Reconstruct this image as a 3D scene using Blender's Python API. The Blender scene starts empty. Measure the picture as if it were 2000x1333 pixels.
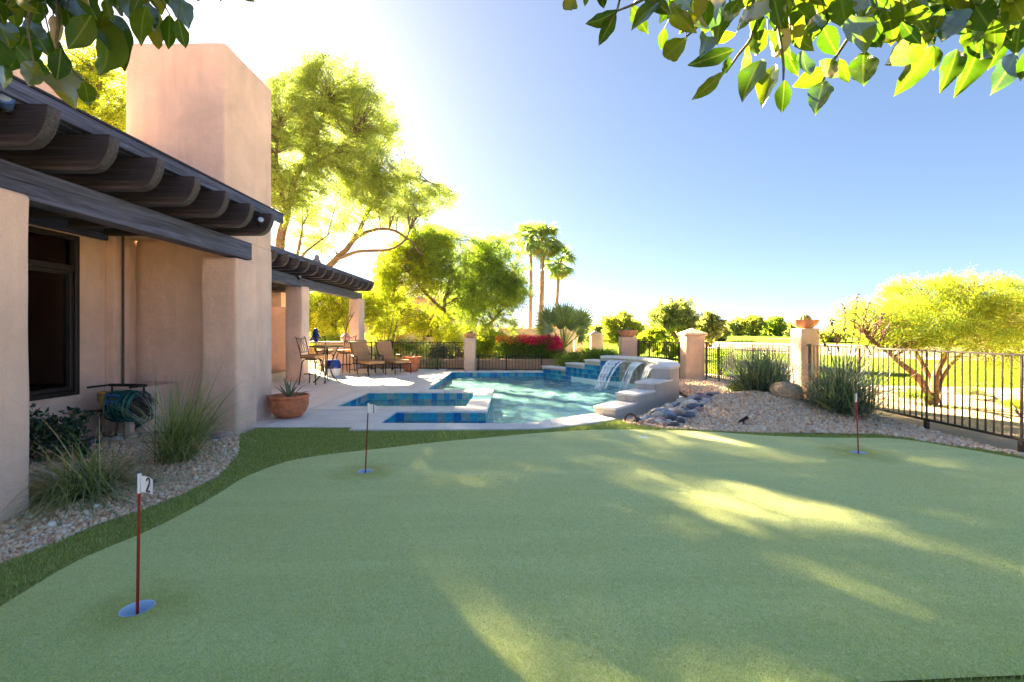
import bpy, bmesh, math, random
import numpy as np
from math import sin, cos, pi, radians, sqrt, atan2
from mathutils import Vector, Matrix, Euler, noise
from mathutils.geometry import delaunay_2d_cdt

# ------------------------------------------------------------------ camera, sky, sun, exposure
scene = bpy.context.scene
COL = scene.collection
F, CX, HY, EYE = 900.0, 1000.0, 648.0, 1.5          # focal length, vanishing point and eye height read off the photograph
SUN_EL, SUN_AZ = radians(24.0), radians(-35.0)       # azimuth measured from +Y towards +X
cam_data = bpy.data.cameras.new('camera')
cam_data.lens = 36.0 * F / 2000.0
cam_data.sensor_width = 36.0
cam_data.shift_y = -(666.5 - HY) / 2000.0
cam_data.clip_start = 0.05
cam_data.clip_end = 3000.0
camera = bpy.data.objects.new('camera', cam_data)
camera.location = (0, 0, EYE)
camera.rotation_euler = (radians(90), 0, 0)
COL.objects.link(camera)
scene.camera = camera

world = bpy.data.worlds.new('World')
scene.world = world
world.use_nodes = True
wn, wl = world.node_tree.nodes, world.node_tree.links
wn.clear()
sky = wn.new('ShaderNodeTexSky')
sky.sky_type = 'NISHITA'
sky.sun_disc = False
sky.sun_elevation = SUN_EL
sky.sun_rotation = SUN_AZ
sky.altitude = 400.0
sky.air_density = 0.4
sky.dust_density = 0.7
sky.ozone_density = 3.0
bg = wn.new('ShaderNodeBackground')
bg.inputs['Strength'].default_value = 0.05
wo = wn.new('ShaderNodeOutputWorld')
sky_gamma = wn.new('ShaderNodeGamma')          # the camera's own compression of the sky
sky_gamma.inputs[1].default_value = 0.60
sky_sat = wn.new('ShaderNodeHueSaturation')
sky_sat.inputs['Saturation'].default_value = 1.18
sky_sat.inputs['Value'].default_value = 0.325
wl.new(sky.outputs[0], sky_gamma.inputs[0])
wl.new(sky_gamma.outputs[0], sky_sat.inputs['Color'])
sky_tint = wn.new('ShaderNodeMix')
sky_tint.data_type = 'RGBA'; sky_tint.blend_type = 'MULTIPLY'
sky_tint.inputs[0].default_value = 1.0
sky_tint.inputs[7].default_value = (1.0, 0.965, 0.95, 1.0)
wl.new(sky_sat.outputs[0], sky_tint.inputs[6])
wl.new(sky_tint.outputs[2], bg.inputs[0])
wl.new(bg.outputs[0], wo.inputs[0])

sun_data = bpy.data.lights.new('sun', 'SUN')
sun_data.energy = 3.0
sun_data.angle = radians(0.5)
sun_data.color = (1.0, 0.79, 0.46)
sun = bpy.data.objects.new('sun', sun_data)
to_sun = Vector((sin(SUN_AZ) * cos(SUN_EL), cos(SUN_AZ) * cos(SUN_EL), sin(SUN_EL)))
sun.rotation_euler = to_sun.to_track_quat('Z', 'Y').to_euler()
sun.location = (-20, 30, 30)
COL.objects.link(sun)

scene.view_settings.view_transform = 'Standard'
scene.view_settings.look = 'None'
scene.view_settings.exposure = 5.2
scene.view_settings.gamma = 1.0
scene.view_settings.use_curve_mapping = False
scene.render.engine = 'CYCLES'
cy = scene.cycles
cy.use_denoising = True
cy.max_bounces = 7
cy.diffuse_bounces = 4
cy.glossy_bounces = 3
cy.transmission_bounces = 4
cy.transparent_max_bounces = 12
cy.caustics_reflective = False
cy.caustics_refractive = False
cy.sample_clamp_indirect = 6.0
cy.use_adaptive_sampling = True
cy.adaptive_threshold = 0.02

# ------------------------------------------------------------------ helpers
rng = np.random.default_rng(7)
random.seed(7)


def G(px, py, z=0.0):
    """where the ray through a photo pixel meets the height z"""
    d = (EYE - z) * F / (py - HY)
    return ((px - CX) * d / F, d)


def P(px, py, d):
    """point seen at a photo pixel at the distance d"""
    return Vector(((px - CX) * d / F, d, EYE + (HY - py) * d / F))


def tag(o, label=None, cat=None, group=None, kind=None):
    if label: o['label'] = label
    if cat: o['category'] = cat
    if group: o['group'] = group
    if kind: o['kind'] = kind
    return o


def empty(name, loc, label=None, cat=None, group=None, rz=0.0, kind=None):
    o = bpy.data.objects.new(name, None)
    o.empty_display_size = 0.1
    o.location = loc
    o.rotation_euler = (0, 0, rz)
    COL.objects.link(o)
    return tag(o, label, cat, group, kind)


def world_loc(o):
    v = Vector((0, 0, 0))
    while o is not None:
        v += o.location
        o = o.parent
    return v


def link(name, me, parent=None, loc=(0, 0, 0), rot=(0, 0, 0)):
    o = bpy.data.objects.new(name, me)
    o.location = loc
    o.rotation_euler = rot
    COL.objects.link(o)
    if parent is not None:
        o.parent = parent
    return o


def np_mesh(name, verts, faces, mat, smooth=False):
    """verts (n,3), faces (m,k): every face has k corners"""
    verts = np.ascontiguousarray(verts, dtype=np.float32)
    faces = np.ascontiguousarray(faces, dtype=np.int32)
    me = bpy.data.meshes.new(name)
    m, k = faces.shape
    me.vertices.add(len(verts))
    me.vertices.foreach_set('co', verts.ravel())
    me.loops.add(m * k)
    me.loops.foreach_set('vertex_index', faces.ravel())
    me.polygons.add(m)
    me.polygons.foreach_set('loop_start', np.arange(0, m * k, k, dtype=np.int32))
    if smooth:
        me.polygons.foreach_set('use_smooth', np.ones(m, dtype=bool))
    me.update(calc_edges=True)
    me.materials.append(mat)
    return me


class MB:
    """collects shapes for ONE mesh object"""
    def __init__(self):
        self.v, self.f = [], []

    def add(self, vs, fs):
        b = len(self.v)
        self.v += [tuple(p) for p in vs]
        self.f += [tuple(b + i for i in f) for f in fs]
        return self

    def box(self, x0, x1, y0, y1, z0, z1):
        vs = [(x, y, z) for z in (z0, z1) for y in (y0, y1) for x in (x0, x1)]
        return self.add(vs, [(0, 2, 3, 1), (4, 5, 7, 6), (0, 1, 5, 4), (2, 6, 7, 3), (0, 4, 6, 2), (1, 3, 7, 5)])

    def prism(self, poly, z0, z1):
        n = len(poly)
        vs = [(p[0], p[1], z0) for p in poly] + [(p[0], p[1], z1) for p in poly]
        fs = [tuple(range(n - 1, -1, -1)), tuple(range(n, 2 * n))]
        fs += [(i, (i + 1) % n, n + (i + 1) % n, n + i) for i in range(n)]
        return self.add(vs, fs)

    def extrude_y(self, prof, y0, y1):
        """prof in XZ"""
        n = len(prof)
        vs = [(p[0], y0, p[1]) for p in prof] + [(p[0], y1, p[1]) for p in prof]
        fs = [tuple(range(n)), tuple(range(2 * n - 1, n - 1, -1))]
        fs += [((i + 1) % n, i, n + i, n + (i + 1) % n) for i in range(n)]
        return self.add(vs, fs)

    def tube(self, pts, rad, n=6, cap=True):
        pts = [Vector(p) for p in pts]
        m = len(pts)
        if not hasattr(rad, '__len__'): rad = [rad] * m
        vs = []
        ref = None
        for i, p in enumerate(pts):
            t = (pts[min(i + 1, m - 1)] - pts[max(i - 1, 0)])
            if t.length < 1e-9: t = Vector((0, 0, 1))
            t.normalize()
            if ref is None:
                ref = t.orthogonal().normalized()
            ref = ref - t * ref.dot(t)
            if ref.length < 1e-6: ref = t.orthogonal()
            ref.normalize()
            b = t.cross(ref)
            for k in range(n):
                a = 2 * pi * k / n
                vs.append(p + (ref * cos(a) + b * sin(a)) * rad[i])
        fs = []
        for i in range(m - 1):
            for k in range(n):
                k2 = (k + 1) % n
                fs.append((i * n + k, i * n + k2, (i + 1) * n + k2, (i + 1) * n + k))
        if cap:
            fs.append(tuple(range(n - 1, -1, -1)))
            fs.append(tuple((m - 1) * n + k for k in range(n)))
        return self.add(vs, fs)

    def lathe(self, prof, c=(0, 0, 0), n=20, close=True):
        """prof: (radius, z) from bottom to top"""
        vs, fs = [], []
        m = len(prof)
        for r, z in prof:
            for k in range(n):
                a = 2 * pi * k / n
                vs.append((c[0] + r * cos(a), c[1] + r * sin(a), c[2] + z))
        for i in range(m - 1):
            for k in range(n):
                k2 = (k + 1) % n
                fs.append((i * n + k, i * n + k2, (i + 1) * n + k2, (i + 1) * n + k))
        if close:
            fs.append(tuple(range(n - 1, -1, -1)))
            fs.append(tuple((m - 1) * n + k for k in range(n)))
        return self.add(vs, fs)

    def ball(self, c, r, n=10, m=6):
        r = r if hasattr(r, '__len__') else (r, r, r)
        vs, fs = [], []
        for i in range(m + 1):
            th = pi * i / m
            for k in range(n):
                a = 2 * pi * k / n
                vs.append((c[0] + r[0] * max(sin(th), 0.02) * cos(a), c[1] + r[1] * max(sin(th), 0.02) * sin(a), c[2] - r[2] * cos(th)))
        for i in range(m):
            for k in range(n):
                k2 = (k + 1) % n
                fs.append((i * n + k, i * n + k2, (i + 1) * n + k2, (i + 1) * n + k))
        fs.append(tuple(range(n - 1, -1, -1)))
        fs.append(tuple(m * n + k for k in range(n)))
        return self.add(vs, fs)

    def mesh(self, name, mat, bevel=0.0, seg=2, smooth=False, wobble=0.0, cuts=0, wfreq=2.0):
        me = bpy.data.meshes.new(name)
        me.from_pydata(self.v, [], self.f)
        if bevel or wobble or cuts:
            bm = bmesh.new()
            bm.from_mesh(me)
            bmesh.ops.recalc_face_normals(bm, faces=bm.faces)
            if bevel:
                es = [e for e in bm.edges if len(e.link_faces) == 2 and e.calc_face_angle(0) > radians(30)]
                bmesh.ops.bevel(bm, geom=es, offset=bevel, segments=seg, profile=0.5, affect='EDGES', clamp_overlap=True)
            if cuts:
                for _ in range(cuts):
                    es = [e for e in bm.edges if e.calc_length() > 0.16]
                    if es: bmesh.ops.subdivide_edges(bm, edges=es, cuts=1, use_grid_fill=True)
            if wobble:
                for v in bm.verts:
                    v.co += noise.noise_vector(v.co * wfreq) * wobble
            bm.to_mesh(me)
            bm.free()
        else:
            me.update()
            bm = bmesh.new(); bm.from_mesh(me)
            bmesh.ops.recalc_face_normals(bm, faces=bm.faces)
            bm.to_mesh(me); bm.free()
        if smooth:
            me.polygons.foreach_set('use_smooth', np.ones(len(me.polygons), dtype=bool))
            me.set_sharp_from_angle(angle=radians(40))
        me.materials.append(mat)
        return me

    def build(self, name, mat, parent=None, local=False, **kw):
        """one object; coordinates are world ones unless local"""
        if parent is not None and not local:
            o = world_loc(parent)
            self.v = [(x - o.x, y - o.y, z - o.z) for x, y, z in self.v]
        return link(name, self.mesh(name, mat, **kw), parent)


def inside(poly, x, y):
    n, c, j = len(poly), False, len(poly) - 1
    for i in range(n):
        xi, yi = poly[i][0], poly[i][1]
        xj, yj = poly[j][0], poly[j][1]
        if (yi > y) != (yj > y) and x < (xj - xi) * (y - yi) / (yj - yi) + xi:
            c = not c
        j = i
    return c


def inside_np(poly, x, y):
    c = np.zeros(len(x), dtype=bool)
    j = len(poly) - 1
    for i in range(len(poly)):
        xi, yi = poly[i][0], poly[i][1]
        xj, yj = poly[j][0], poly[j][1]
        if yi != yj:
            m = ((yi > y) != (yj > y)) & (x < (xj - xi) * (y - yi) / (yj - yi) + xi)
            c ^= m
        j = i
    return c


def sheet(name, outline, z, mat, holes=(), extra=(), zf=None, parent=None):
    pts = [Vector((p[0], p[1])) for p in outline]
    loops = [list(range(len(pts)))]
    for h in holes:
        b = len(pts)
        pts += [Vector((p[0], p[1])) for p in h]
        loops.append(list(range(b, len(pts))))
    edges = []
    for lp in loops:
        edges += [(lp[i], lp[(i + 1) % len(lp)]) for i in range(len(lp))]
    pts += [Vector((p[0], p[1])) for p in extra]
    vs, _, fs, _, _, _ = delaunay_2d_cdt(pts, edges, [], 0, 1e-5)
    out = []
    for f in fs:
        cx = sum(vs[i][0] for i in f) / len(f)
        cyy = sum(vs[i][1] for i in f) / len(f)
        if inside(outline, cx, cyy) and not any(inside(h, cx, cyy) for h in holes):
            out.append(f)
    m = MB()
    m.add([(v[0], v[1], z + (zf(v[0], v[1]) if zf else 0.0)) for v in vs], out)
    me = m.mesh(name, mat)
    if len(me.polygons) and me.polygons[0].normal.z < 0:
        me.flip_normals()
    if zf:
        me.polygons.foreach_set('use_smooth', np.ones(len(me.polygons), dtype=bool))
    return link(name, me, parent)


def spline(pts, per=6):
    """Catmull-Rom through 2D/3D points"""
    pts = [Vector(p) for p in pts]
    out = []
    for i in range(len(pts) - 1):
        p0, p1, p2, p3 = pts[max(i - 1, 0)], pts[i], pts[i + 1], pts[min(i + 2, len(pts) - 1)]
        for k in range(per):
            t = k / per
            out.append(0.5 * ((2 * p1) + (p2 - p0) * t + (2 * p0 - 5 * p1 + 4 * p2 - p3) * t * t + (3 * p1 - p0 - 3 * p2 + p3) * t ** 3))
    out.append(pts[-1])
    return out


# ------------------------------------------------------------------ materials
def new_mat(name):
    m = bpy.data.materials.new(name)
    m.use_nodes = True
    nt = m.node_tree
    nt.nodes.clear()
    out = nt.nodes.new('ShaderNodeOutputMaterial')
    return m, nt, out


def node(nt, kind, **kw):
    n = nt.nodes.new(kind)
    for k, v in kw.items():
        if k.startswith('i_'):
            n.inputs[k[2:].replace('_', ' ')].default_value = v
        else:
            setattr(n, k, v)
    return n


def ramp(nt, src, stops):
    r = nt.nodes.new('ShaderNodeValToRGB')
    el = r.color_ramp.elements
    while len(el) < len(stops): el.new(0.5)
    for e, (p, c) in zip(el, stops):
        e.position = p
        e.color = (*c, 1) if len(c) == 3 else c
    nt.links.new(src, r.inputs[0])
    return r.outputs[0]


def coords(nt, scale=(1, 1, 1), which='Object'):
    tc = nt.nodes.new('ShaderNodeTexCoord')
    mp = nt.nodes.new('ShaderNodeMapping')
    mp.inputs['Scale'].default_value = scale
    nt.links.new(tc.outputs[which], mp.inputs[0])
    return mp.outputs[0]


def noise_tex(nt, vec, scale, detail=4, rough=0.55, dist=0.0):
    n = nt.nodes.new('ShaderNodeTexNoise')
    n.inputs['Scale'].default_value = scale
    n.inputs['Detail'].default_value = detail
    n.inputs['Roughness'].default_value = rough
    n.inputs['Distortion'].default_value = dist
    if vec is not None: nt.links.new(vec, n.inputs['Vector'])
    return n.outputs['Fac']


def mixc(nt, fac, a, b, mode='MIX'):
    m = nt.nodes.new('ShaderNodeMix')
    m.data_type = 'RGBA'
    m.blend_type = mode
    for s, v in ((m.inputs[0], fac), (m.inputs[6], a), (m.inputs[7], b)):
        if hasattr(v, 'is_linked') or isinstance(v, bpy.types.NodeSocket): nt.links.new(v, s)
        elif isinstance(v, (int, float)): s.default_value = v
        else: s.default_value = (*v, 1) if len(v) == 3 else v
    return m.outputs[2]


def math_n(nt, op, a, b=None):
    m = nt.nodes.new('ShaderNodeMath')
    m.operation = op
    for s, v in ((m.inputs[0], a), (m.inputs[1], b)):
        if v is None: continue
        if isinstance(v, bpy.types.NodeSocket): nt.links.new(v, s)
        else: s.default_value = v
    return m.outputs[0]


def bump(nt, h, strength=0.3, dist=0.01, nrm=None):
    b = nt.nodes.new('ShaderNodeBump')
    b.inputs['Strength'].default_value = strength
    b.inputs['Distance'].default_value = dist
    nt.links.new(h, b.inputs['Height'])
    if nrm is not None: nt.links.new(nrm, b.inputs['Normal'])
    return b.outputs[0]


def pbsdf(nt, out, color, rough=0.7, nrm=None, metallic=0.0, spec=0.5, coat=0.0):
    p = nt.nodes.new('ShaderNodeBsdfPrincipled')
    if isinstance(color, bpy.types.NodeSocket): nt.links.new(color, p.inputs['Base Color'])
    else: p.inputs['Base Color'].default_value = (*color, 1)
    if isinstance(rough, bpy.types.NodeSocket): nt.links.new(rough, p.inputs['Roughness'])
    else: p.inputs['Roughness'].default_value = rough
    p.inputs['Metallic'].default_value = metallic
    p.inputs['Specular IOR Level'].default_value = spec
    p.inputs['Coat Weight'].default_value = coat
    if nrm is not None: nt.links.new(nrm, p.inputs['Normal'])
    nt.links.new(p.outputs[0], out.inputs[0])
    return p


def m_stucco(name, c):
    m, nt, out = new_mat(name)
    v = coords(nt)
    big = noise_tex(nt, v, 1.1, 5, 0.6, 0.4)
    streak = noise_tex(nt, coords(nt, (5, 5, 0.6)), 1.2, 5, 0.6)
    fine = noise_tex(nt, v, 70, 5, 0.7)
    mid = noise_tex(nt, v, 9, 4, 0.6)
    a = tuple(x * 0.78 for x in c)
    b = tuple(min(1, x * 1.10) for x in c)
    col = ramp(nt, big, [(0.3, a), (0.7, b)])
    col = mixc(nt, math_n(nt, 'MULTIPLY', ramp(nt, streak, [(0.5, (0, 0, 0)), (0.75, (1, 1, 1))]), 0.30), col, tuple(x * 0.60 for x in c))
    col = mixc(nt, math_n(nt, 'MULTIPLY', ramp(nt, fine, [(0.35, (1, 1, 1)), (0.6, (0, 0, 0))]), 0.22), col, tuple(x * 0.6 for x in c))
    n1 = bump(nt, fine, 0.8, 0.008)
    n2 = bump(nt, mid, 0.55, 0.03, n1)
    pbsdf(nt, out, col, 0.92, n2, spec=0.2)
    return m


def m_wood(name, c, axis):
    m, nt, out = new_mat(name)
    s = [6.5, 6.5, 6.5]
    s['xyz'.index(axis)] = 0.38
    v = coords(nt, tuple(s))
    g = noise_tex(nt, v, 3.0, 8, 0.68, 0.9)
    s2 = [2.2, 2.2, 2.2]
    s2['xyz'.index(axis)] = 0.7
    blot = noise_tex(nt, coords(nt, tuple(s2)), 1.6, 4)
    s3 = [16, 16, 16]
    s3['xyz'.index(axis)] = 0.30
    crack = noise_tex(nt, coords(nt, tuple(s3)), 1.0, 3, 0.5)
    col = ramp(nt, g, [(0.32, tuple(x * 0.22 for x in c)), (0.5, c), (0.72, tuple(min(1, x * 2.5) for x in c))])
    col = mixc(nt, math_n(nt, 'MULTIPLY', blot, 0.55), col, tuple(x * 0.75 for x in c))
    cr = ramp(nt, crack, [(0.33, (1, 1, 1)), (0.37, (0, 0, 0))])
    col = mixc(nt, math_n(nt, 'MULTIPLY', cr, 0.75), col, (0.012, 0.010, 0.010))
    n1 = bump(nt, g, 0.35, 0.006)
    n2 = bump(nt, math_n(nt, 'SUBTRACT', 1.0, cr), 0.5, 0.006, n1)
    pbsdf(nt, out, col, 0.55, n2, spec=0.35)
    return m


def m_plain(name, c, rough=0.5, metallic=0.0, var=0.25, scale=12, bmp=0.0, spec=0.5, coat=0.0):
    m, nt, out = new_mat(name)
    v = coords(nt)
    n = noise_tex(nt, v, scale, 5, 0.6)
    col = ramp(nt, n, [(0.3, tuple(x * (1 - var) for x in c)), (0.7, tuple(min(1, x * (1 + var)) for x in c))])
    pbsdf(nt, out, col, rough, bump(nt, n, bmp, 0.01) if bmp else None, metallic, spec, coat)
    return m


def m_leaf(name, stops, trans, tmix=0.5, gloss=0.0, rough=0.35, attr=True):
    """stops: colour ramp over a random number per leaf; trans: tint of the light that shines through"""
    m, nt, out = new_mat(name)
    geo = nt.nodes.new('ShaderNodeNewGeometry')
    col = ramp(nt, geo.outputs['Random Per Island'], stops)
    tc = ramp(nt, geo.outputs['Random Per Island'], [(p, tuple(min(1, a * b) for a, b in zip(c, trans))) for p, c in stops])
    d = nt.nodes.new('ShaderNodeBsdfDiffuse')
    t = nt.nodes.new('ShaderNodeBsdfTranslucent')
    nt.links.new(col, d.inputs[0])
    nt.links.new(tc, t.inputs[0])
    mx = nt.nodes.new('ShaderNodeMixShader')
    mx.inputs[0].default_value = tmix
    nt.links.new(d.outputs[0], mx.inputs[1])
    nt.links.new(t.outputs[0], mx.inputs[2])
    s = mx.outputs[0]
    if gloss:
        g = nt.nodes.new('ShaderNodeBsdfGlossy')
        g.inputs['Roughness'].default_value = rough
        fr = nt.nodes.new('ShaderNodeFresnel')
        fr.inputs[0].default_value = 1.45
        m2 = nt.nodes.new('ShaderNodeMixShader')
        nt.links.new(math_n(nt, 'MULTIPLY', fr.outputs[0], gloss), m2.inputs[0])
        nt.links.new(s, m2.inputs[1])
        nt.links.new(g.outputs[0], m2.inputs[2])
        s = m2.outputs[0]
    nt.links.new(s, out.inputs[0])
    return m


def m_stones(name, stops, rough=0.8):
    m, nt, out = new_mat(name)
    geo = nt.nodes.new('ShaderNodeNewGeometry')
    col = ramp(nt, geo.outputs['Random Per Island'], stops)
    n = noise_tex(nt, coords(nt), 60, 4)
    col = mixc(nt, 0.2, col, ramp(nt, n, [(0.3, (0.3, 0.3, 0.3)), (0.7, (1, 1, 1))]), 'MULTIPLY')
    pbsdf(nt, out, col, rough, None, spec=0.3)
    return m


def m_turf(name, c1, c2, c3, scale=130, worn=(), worn_c=None):
    m, nt, out = new_mat(name)
    v = coords(nt)
    f = noise_tex(nt, v, scale, 5, 0.75)
    mid = noise_tex(nt, v, scale * 0.16, 4, 0.6)
    big = noise_tex(nt, v, 0.9, 5, 0.65, 0.4)
    nap = noise_tex(nt, coords(nt, (0.5, 4.0, 1)), 0.8, 4, 0.6, 0.3)
    col = ramp(nt, f, [(0.38, tuple(x * 0.72 for x in c1)), (0.5, c2), (0.62, c3)])
    col = mixc(nt, math_n(nt, 'MULTIPLY', ramp(nt, mid, [(0.42, (0, 0, 0)), (0.7, (1, 1, 1))]), 0.30), col, tuple(x * 0.72 for x in c1))
    col = mixc(nt, math_n(nt, 'MULTIPLY', ramp(nt, big, [(0.4, (0, 0, 0)), (0.72, (1, 1, 1))]), 0.30), col, (c2[0] * 0.95, c2[1] * 0.82, c2[2] * 0.6))
    col = mixc(nt, math_n(nt, 'MULTIPLY', ramp(nt, nap, [(0.45, (0, 0, 0)), (0.7, (1, 1, 1))]), 0.22), col, tuple(min(1, x * 1.15) for x in c3))
    for wx, wy, wr in worn:
        d = nt.nodes.new('ShaderNodeVectorMath'); d.operation = 'DISTANCE'
        nt.links.new(v, d.inputs[0]); d.inputs[1].default_value = (wx, wy, 0.012)
        dd = math_n(nt, 'ADD', math_n(nt, 'DIVIDE', d.outputs['Value'], wr), math_n(nt, 'MULTIPLY', math_n(nt, 'SUBTRACT', noise_tex(nt, v, 5.0, 4), 0.5), 1.1))
        col = mixc(nt, math_n(nt, 'MULTIPLY', ramp(nt, dd, [(0.25, (1, 1, 1)), (1.0, (0, 0, 0))]), 0.62), col, worn_c)
    h = math_n(nt, 'ADD', f, math_n(nt, 'MULTIPLY', mid, 0.4))
    pbsdf(nt, out, col, 0.9, bump(nt, h, 0.45, 0.004), spec=0.15)
    return m


STUCCO = m_stucco('stucco', (0.88, 0.66, 0.54))
STUCCO_LIGHT = m_stucco('stucco_pale', (0.80, 0.58, 0.44))
WOOD_X = m_wood('dark_wood_x', (0.045, 0.041, 0.050), 'x')
WOOD_Y = m_wood('dark_wood_y', (0.066, 0.078, 0.14), 'y')  # bluish sky reflection on the beams is mixed into the timber colour
BRONZE = m_plain('bronze_metal', (0.030, 0.026, 0.026), 0.45, 0.3)
IRON = m_plain('black_iron', (0.022, 0.018, 0.018), 0.5, 0.4)
FENCE_M = m_plain('brown_iron', (0.035, 0.024, 0.022), 0.55, 0.2)
TERRA = m_plain('terracotta', (0.56, 0.18, 0.075), 0.8, 0, 0.35, 9, 0.2)
TERRA_PALE = m_plain('terracotta_pale', (0.55, 0.26, 0.15), 0.85, 0, 0.3, 9, 0.2)
CUSHION = m_plain('tan_cushion', (0.44, 0.26, 0.13), 0.9, 0, 0.12, 60, 0.2, 0.2)
BRASS = m_plain('brass', (0.45, 0.27, 0.08), 0.4, 0.8, 0.4)
BLUEV = m_plain('blue_plastic', (0.08, 0.16, 0.45), 0.4)
HOSE = m_plain('green_hose', (0.01, 0.11, 0.10), 0.35)
BLACKP = m_plain('black_plastic', (0.02, 0.02, 0.02), 0.5)
BLUE_GLAZE = m_plain('blue_glaze', (0.012, 0.03, 0.20), 0.2, 0, 0.5, 20)
WHITE_GLAZE = m_plain('white_glaze', (0.7, 0.7, 0.72), 0.2)
PINK_GLAZE = m_plain('pink_glaze', (0.62, 0.36, 0.33), 0.4, 0, 0.3, 15)
GREY_FEATHER = m_plain('grey_feather', (0.22, 0.22, 0.26), 0.8)
RED_PAINT = m_plain('red_paint', (0.30, 0.012, 0.012), 0.45, 0, 0.15)
WHITE_PL = m_plain('white_plastic', (0.78, 0.80, 0.84), 0.45, 0, 0.05)
DARK_PRINT = m_plain('dark_print', (0.03, 0.03, 0.05), 0.6)
TAN_WALL = m_stucco('tan_block', (0.50, 0.33, 0.20))
CREAM = m_stucco('cream_wall', (0.62, 0.52, 0.38))
BARK = m_plain('bark', (0.15, 0.105, 0.075), 0.95, 0, 0.5, 14, 0.6, 0.1)
BARK_GREEN = m_plain('bark_reddish', (0.20, 0.115, 0.06), 0.9, 0, 0.45, 12, 0.5, 0.1)
PALM_BARK = m_plain('palm_bark', (0.30, 0.20, 0.14), 0.95, 0, 0.4, 6, 0.8, 0.1)
ROCK_TAN = m_plain('tan_rock', (0.58, 0.42, 0.27), 0.9, 0, 0.35, 5, 0.8, 0.2)
DARK_ROOM = m_plain('room_wall', (0.62, 0.48, 0.38), 0.9)
RUST = m_plain('rust', (0.09, 0.035, 0.025), 0.8, 0, 0.4)
LENS = m_plain('lamp_lens', (0.35, 0.5, 0.7), 0.1)

LEAF_MESQ = m_leaf('mesquite_leaf', [(0, (0.15, 0.22, 0.075)), (0.5, (0.26, 0.34, 0.10)), (1, (0.42, 0.45, 0.12))], (1.4, 1.45, 0.8), 0.5)
LEAF_PALO = m_leaf('palo_verde_leaf', [(0, (0.12, 0.20, 0.04)), (0.35, (0.26, 0.35, 0.05)), (0.7, (0.40, 0.46, 0.055)), (1, (0.58, 0.55, 0.06))], (1.25, 1.25, 0.5), 0.5)
LEAF_MID = m_leaf('green_leaf', [(0, (0.12, 0.20, 0.055)), (0.5, (0.21, 0.31, 0.075)), (1, (0.36, 0.43, 0.09))], (1.4, 1.45, 0.6), 0.5)
LEAF_DARK = m_leaf('dark_leaf', [(0, (0.02, 0.055, 0.03)), (0.6, (0.04, 0.09, 0.045)), (1, (0.08, 0.14, 0.06))], (1.3, 1.6, 0.6), 0.3, 0.5)
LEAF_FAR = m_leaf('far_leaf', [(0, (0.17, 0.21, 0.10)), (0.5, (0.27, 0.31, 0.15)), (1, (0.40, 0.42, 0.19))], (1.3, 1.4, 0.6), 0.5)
PALM_LEAF = m_leaf('palm_leaf', [(0, (0.12, 0.19, 0.08)), (0.6, (0.20, 0.28, 0.12)), (1, (0.32, 0.37, 0.15))], (1.4, 1.5, 0.6), 0.45, 0.2)
PALM_DEAD = m_leaf('dead_palm_leaf', [(0, (0.5, 0.33, 0.13)), (1, (0.65, 0.46, 0.2))], (1.3, 1.1, 0.7), 0.4)
BRACT = m_leaf('bougainvillea_bract', [(0, (0.85, 0.18, 0.06)), (0.35, (0.82, 0.07, 0.14)), (1, (0.78, 0.03, 0.25))], (1.4, 1.2, 1.2), 0.5)
BRACT_OR = m_leaf('orange_bract', [(0, (0.8, 0.50, 0.08)), (1, (0.85, 0.20, 0.08))], (1.4, 1.2, 0.8), 0.5)
YUCCA = m_leaf('yucca_blade', [(0, (0.07, 0.12, 0.075)), (0.5, (0.17, 0.24, 0.14)), (0.9, (0.32, 0.37, 0.22)), (1, (0.52, 0.47, 0.30))], (1.3, 1.4, 0.7), 0.3, 0.5)
GRASSB = m_leaf('bear_grass_blade', [(0, (0.13, 0.19, 0.06)), (0.5, (0.30, 0.36, 0.13)), (0.85, (0.50, 0.52, 0.24)), (1, (0.66, 0.56, 0.32))], (1.3, 1.4, 0.7), 0.35, 0.4)
AGAVE = m_leaf('agave_leaf', [(0, (0.14, 0.20, 0.14)), (1, (0.25, 0.30, 0.18))], (1.2, 1.4, 0.8), 0.15, 0.4)
LEAF_PALO_NEAR = m_leaf('palo_verde_leaf_near', [(0, (0.09, 0.15, 0.03)), (0.35, (0.18, 0.25, 0.035)), (0.7, (0.30, 0.34, 0.04)), (1, (0.44, 0.41, 0.045))], (1.2, 1.2, 0.5), 0.5)
LEAF_OLIVE = m_leaf('olive_leaf', [(0, (0.17, 0.22, 0.07)), (0.5, (0.29, 0.34, 0.09)), (1, (0.46, 0.46, 0.11))], (1.3, 1.3, 0.6), 0.5)
STALK = m_plain('flower_stalk', (0.16, 0.07, 0.06), 0.8)

# ------------------------------------------------------------------ ground, golf course, turf, gravel
m, nt, out = new_mat('desert_dirt')
v = coords(nt)
n1 = noise_tex(nt, v, 0.5, 6, 0.65, 0.3)
n2 = noise_tex(nt, v, 14, 6, 0.7)
c = ramp(nt, n1, [(0.3, (0.38, 0.28, 0.18)), (0.7, (0.54, 0.42, 0.28))])
c = mixc(nt, 0.5, c, ramp(nt, n2, [(0.3, (0.55, 0.5, 0.45)), (0.65, (1, 1, 1))]), 'MULTIPLY')
pbsdf(nt, out, c, 0.95, bump(nt, n2, 0.8, 0.04), spec=0.1)
DIRT = m

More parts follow.
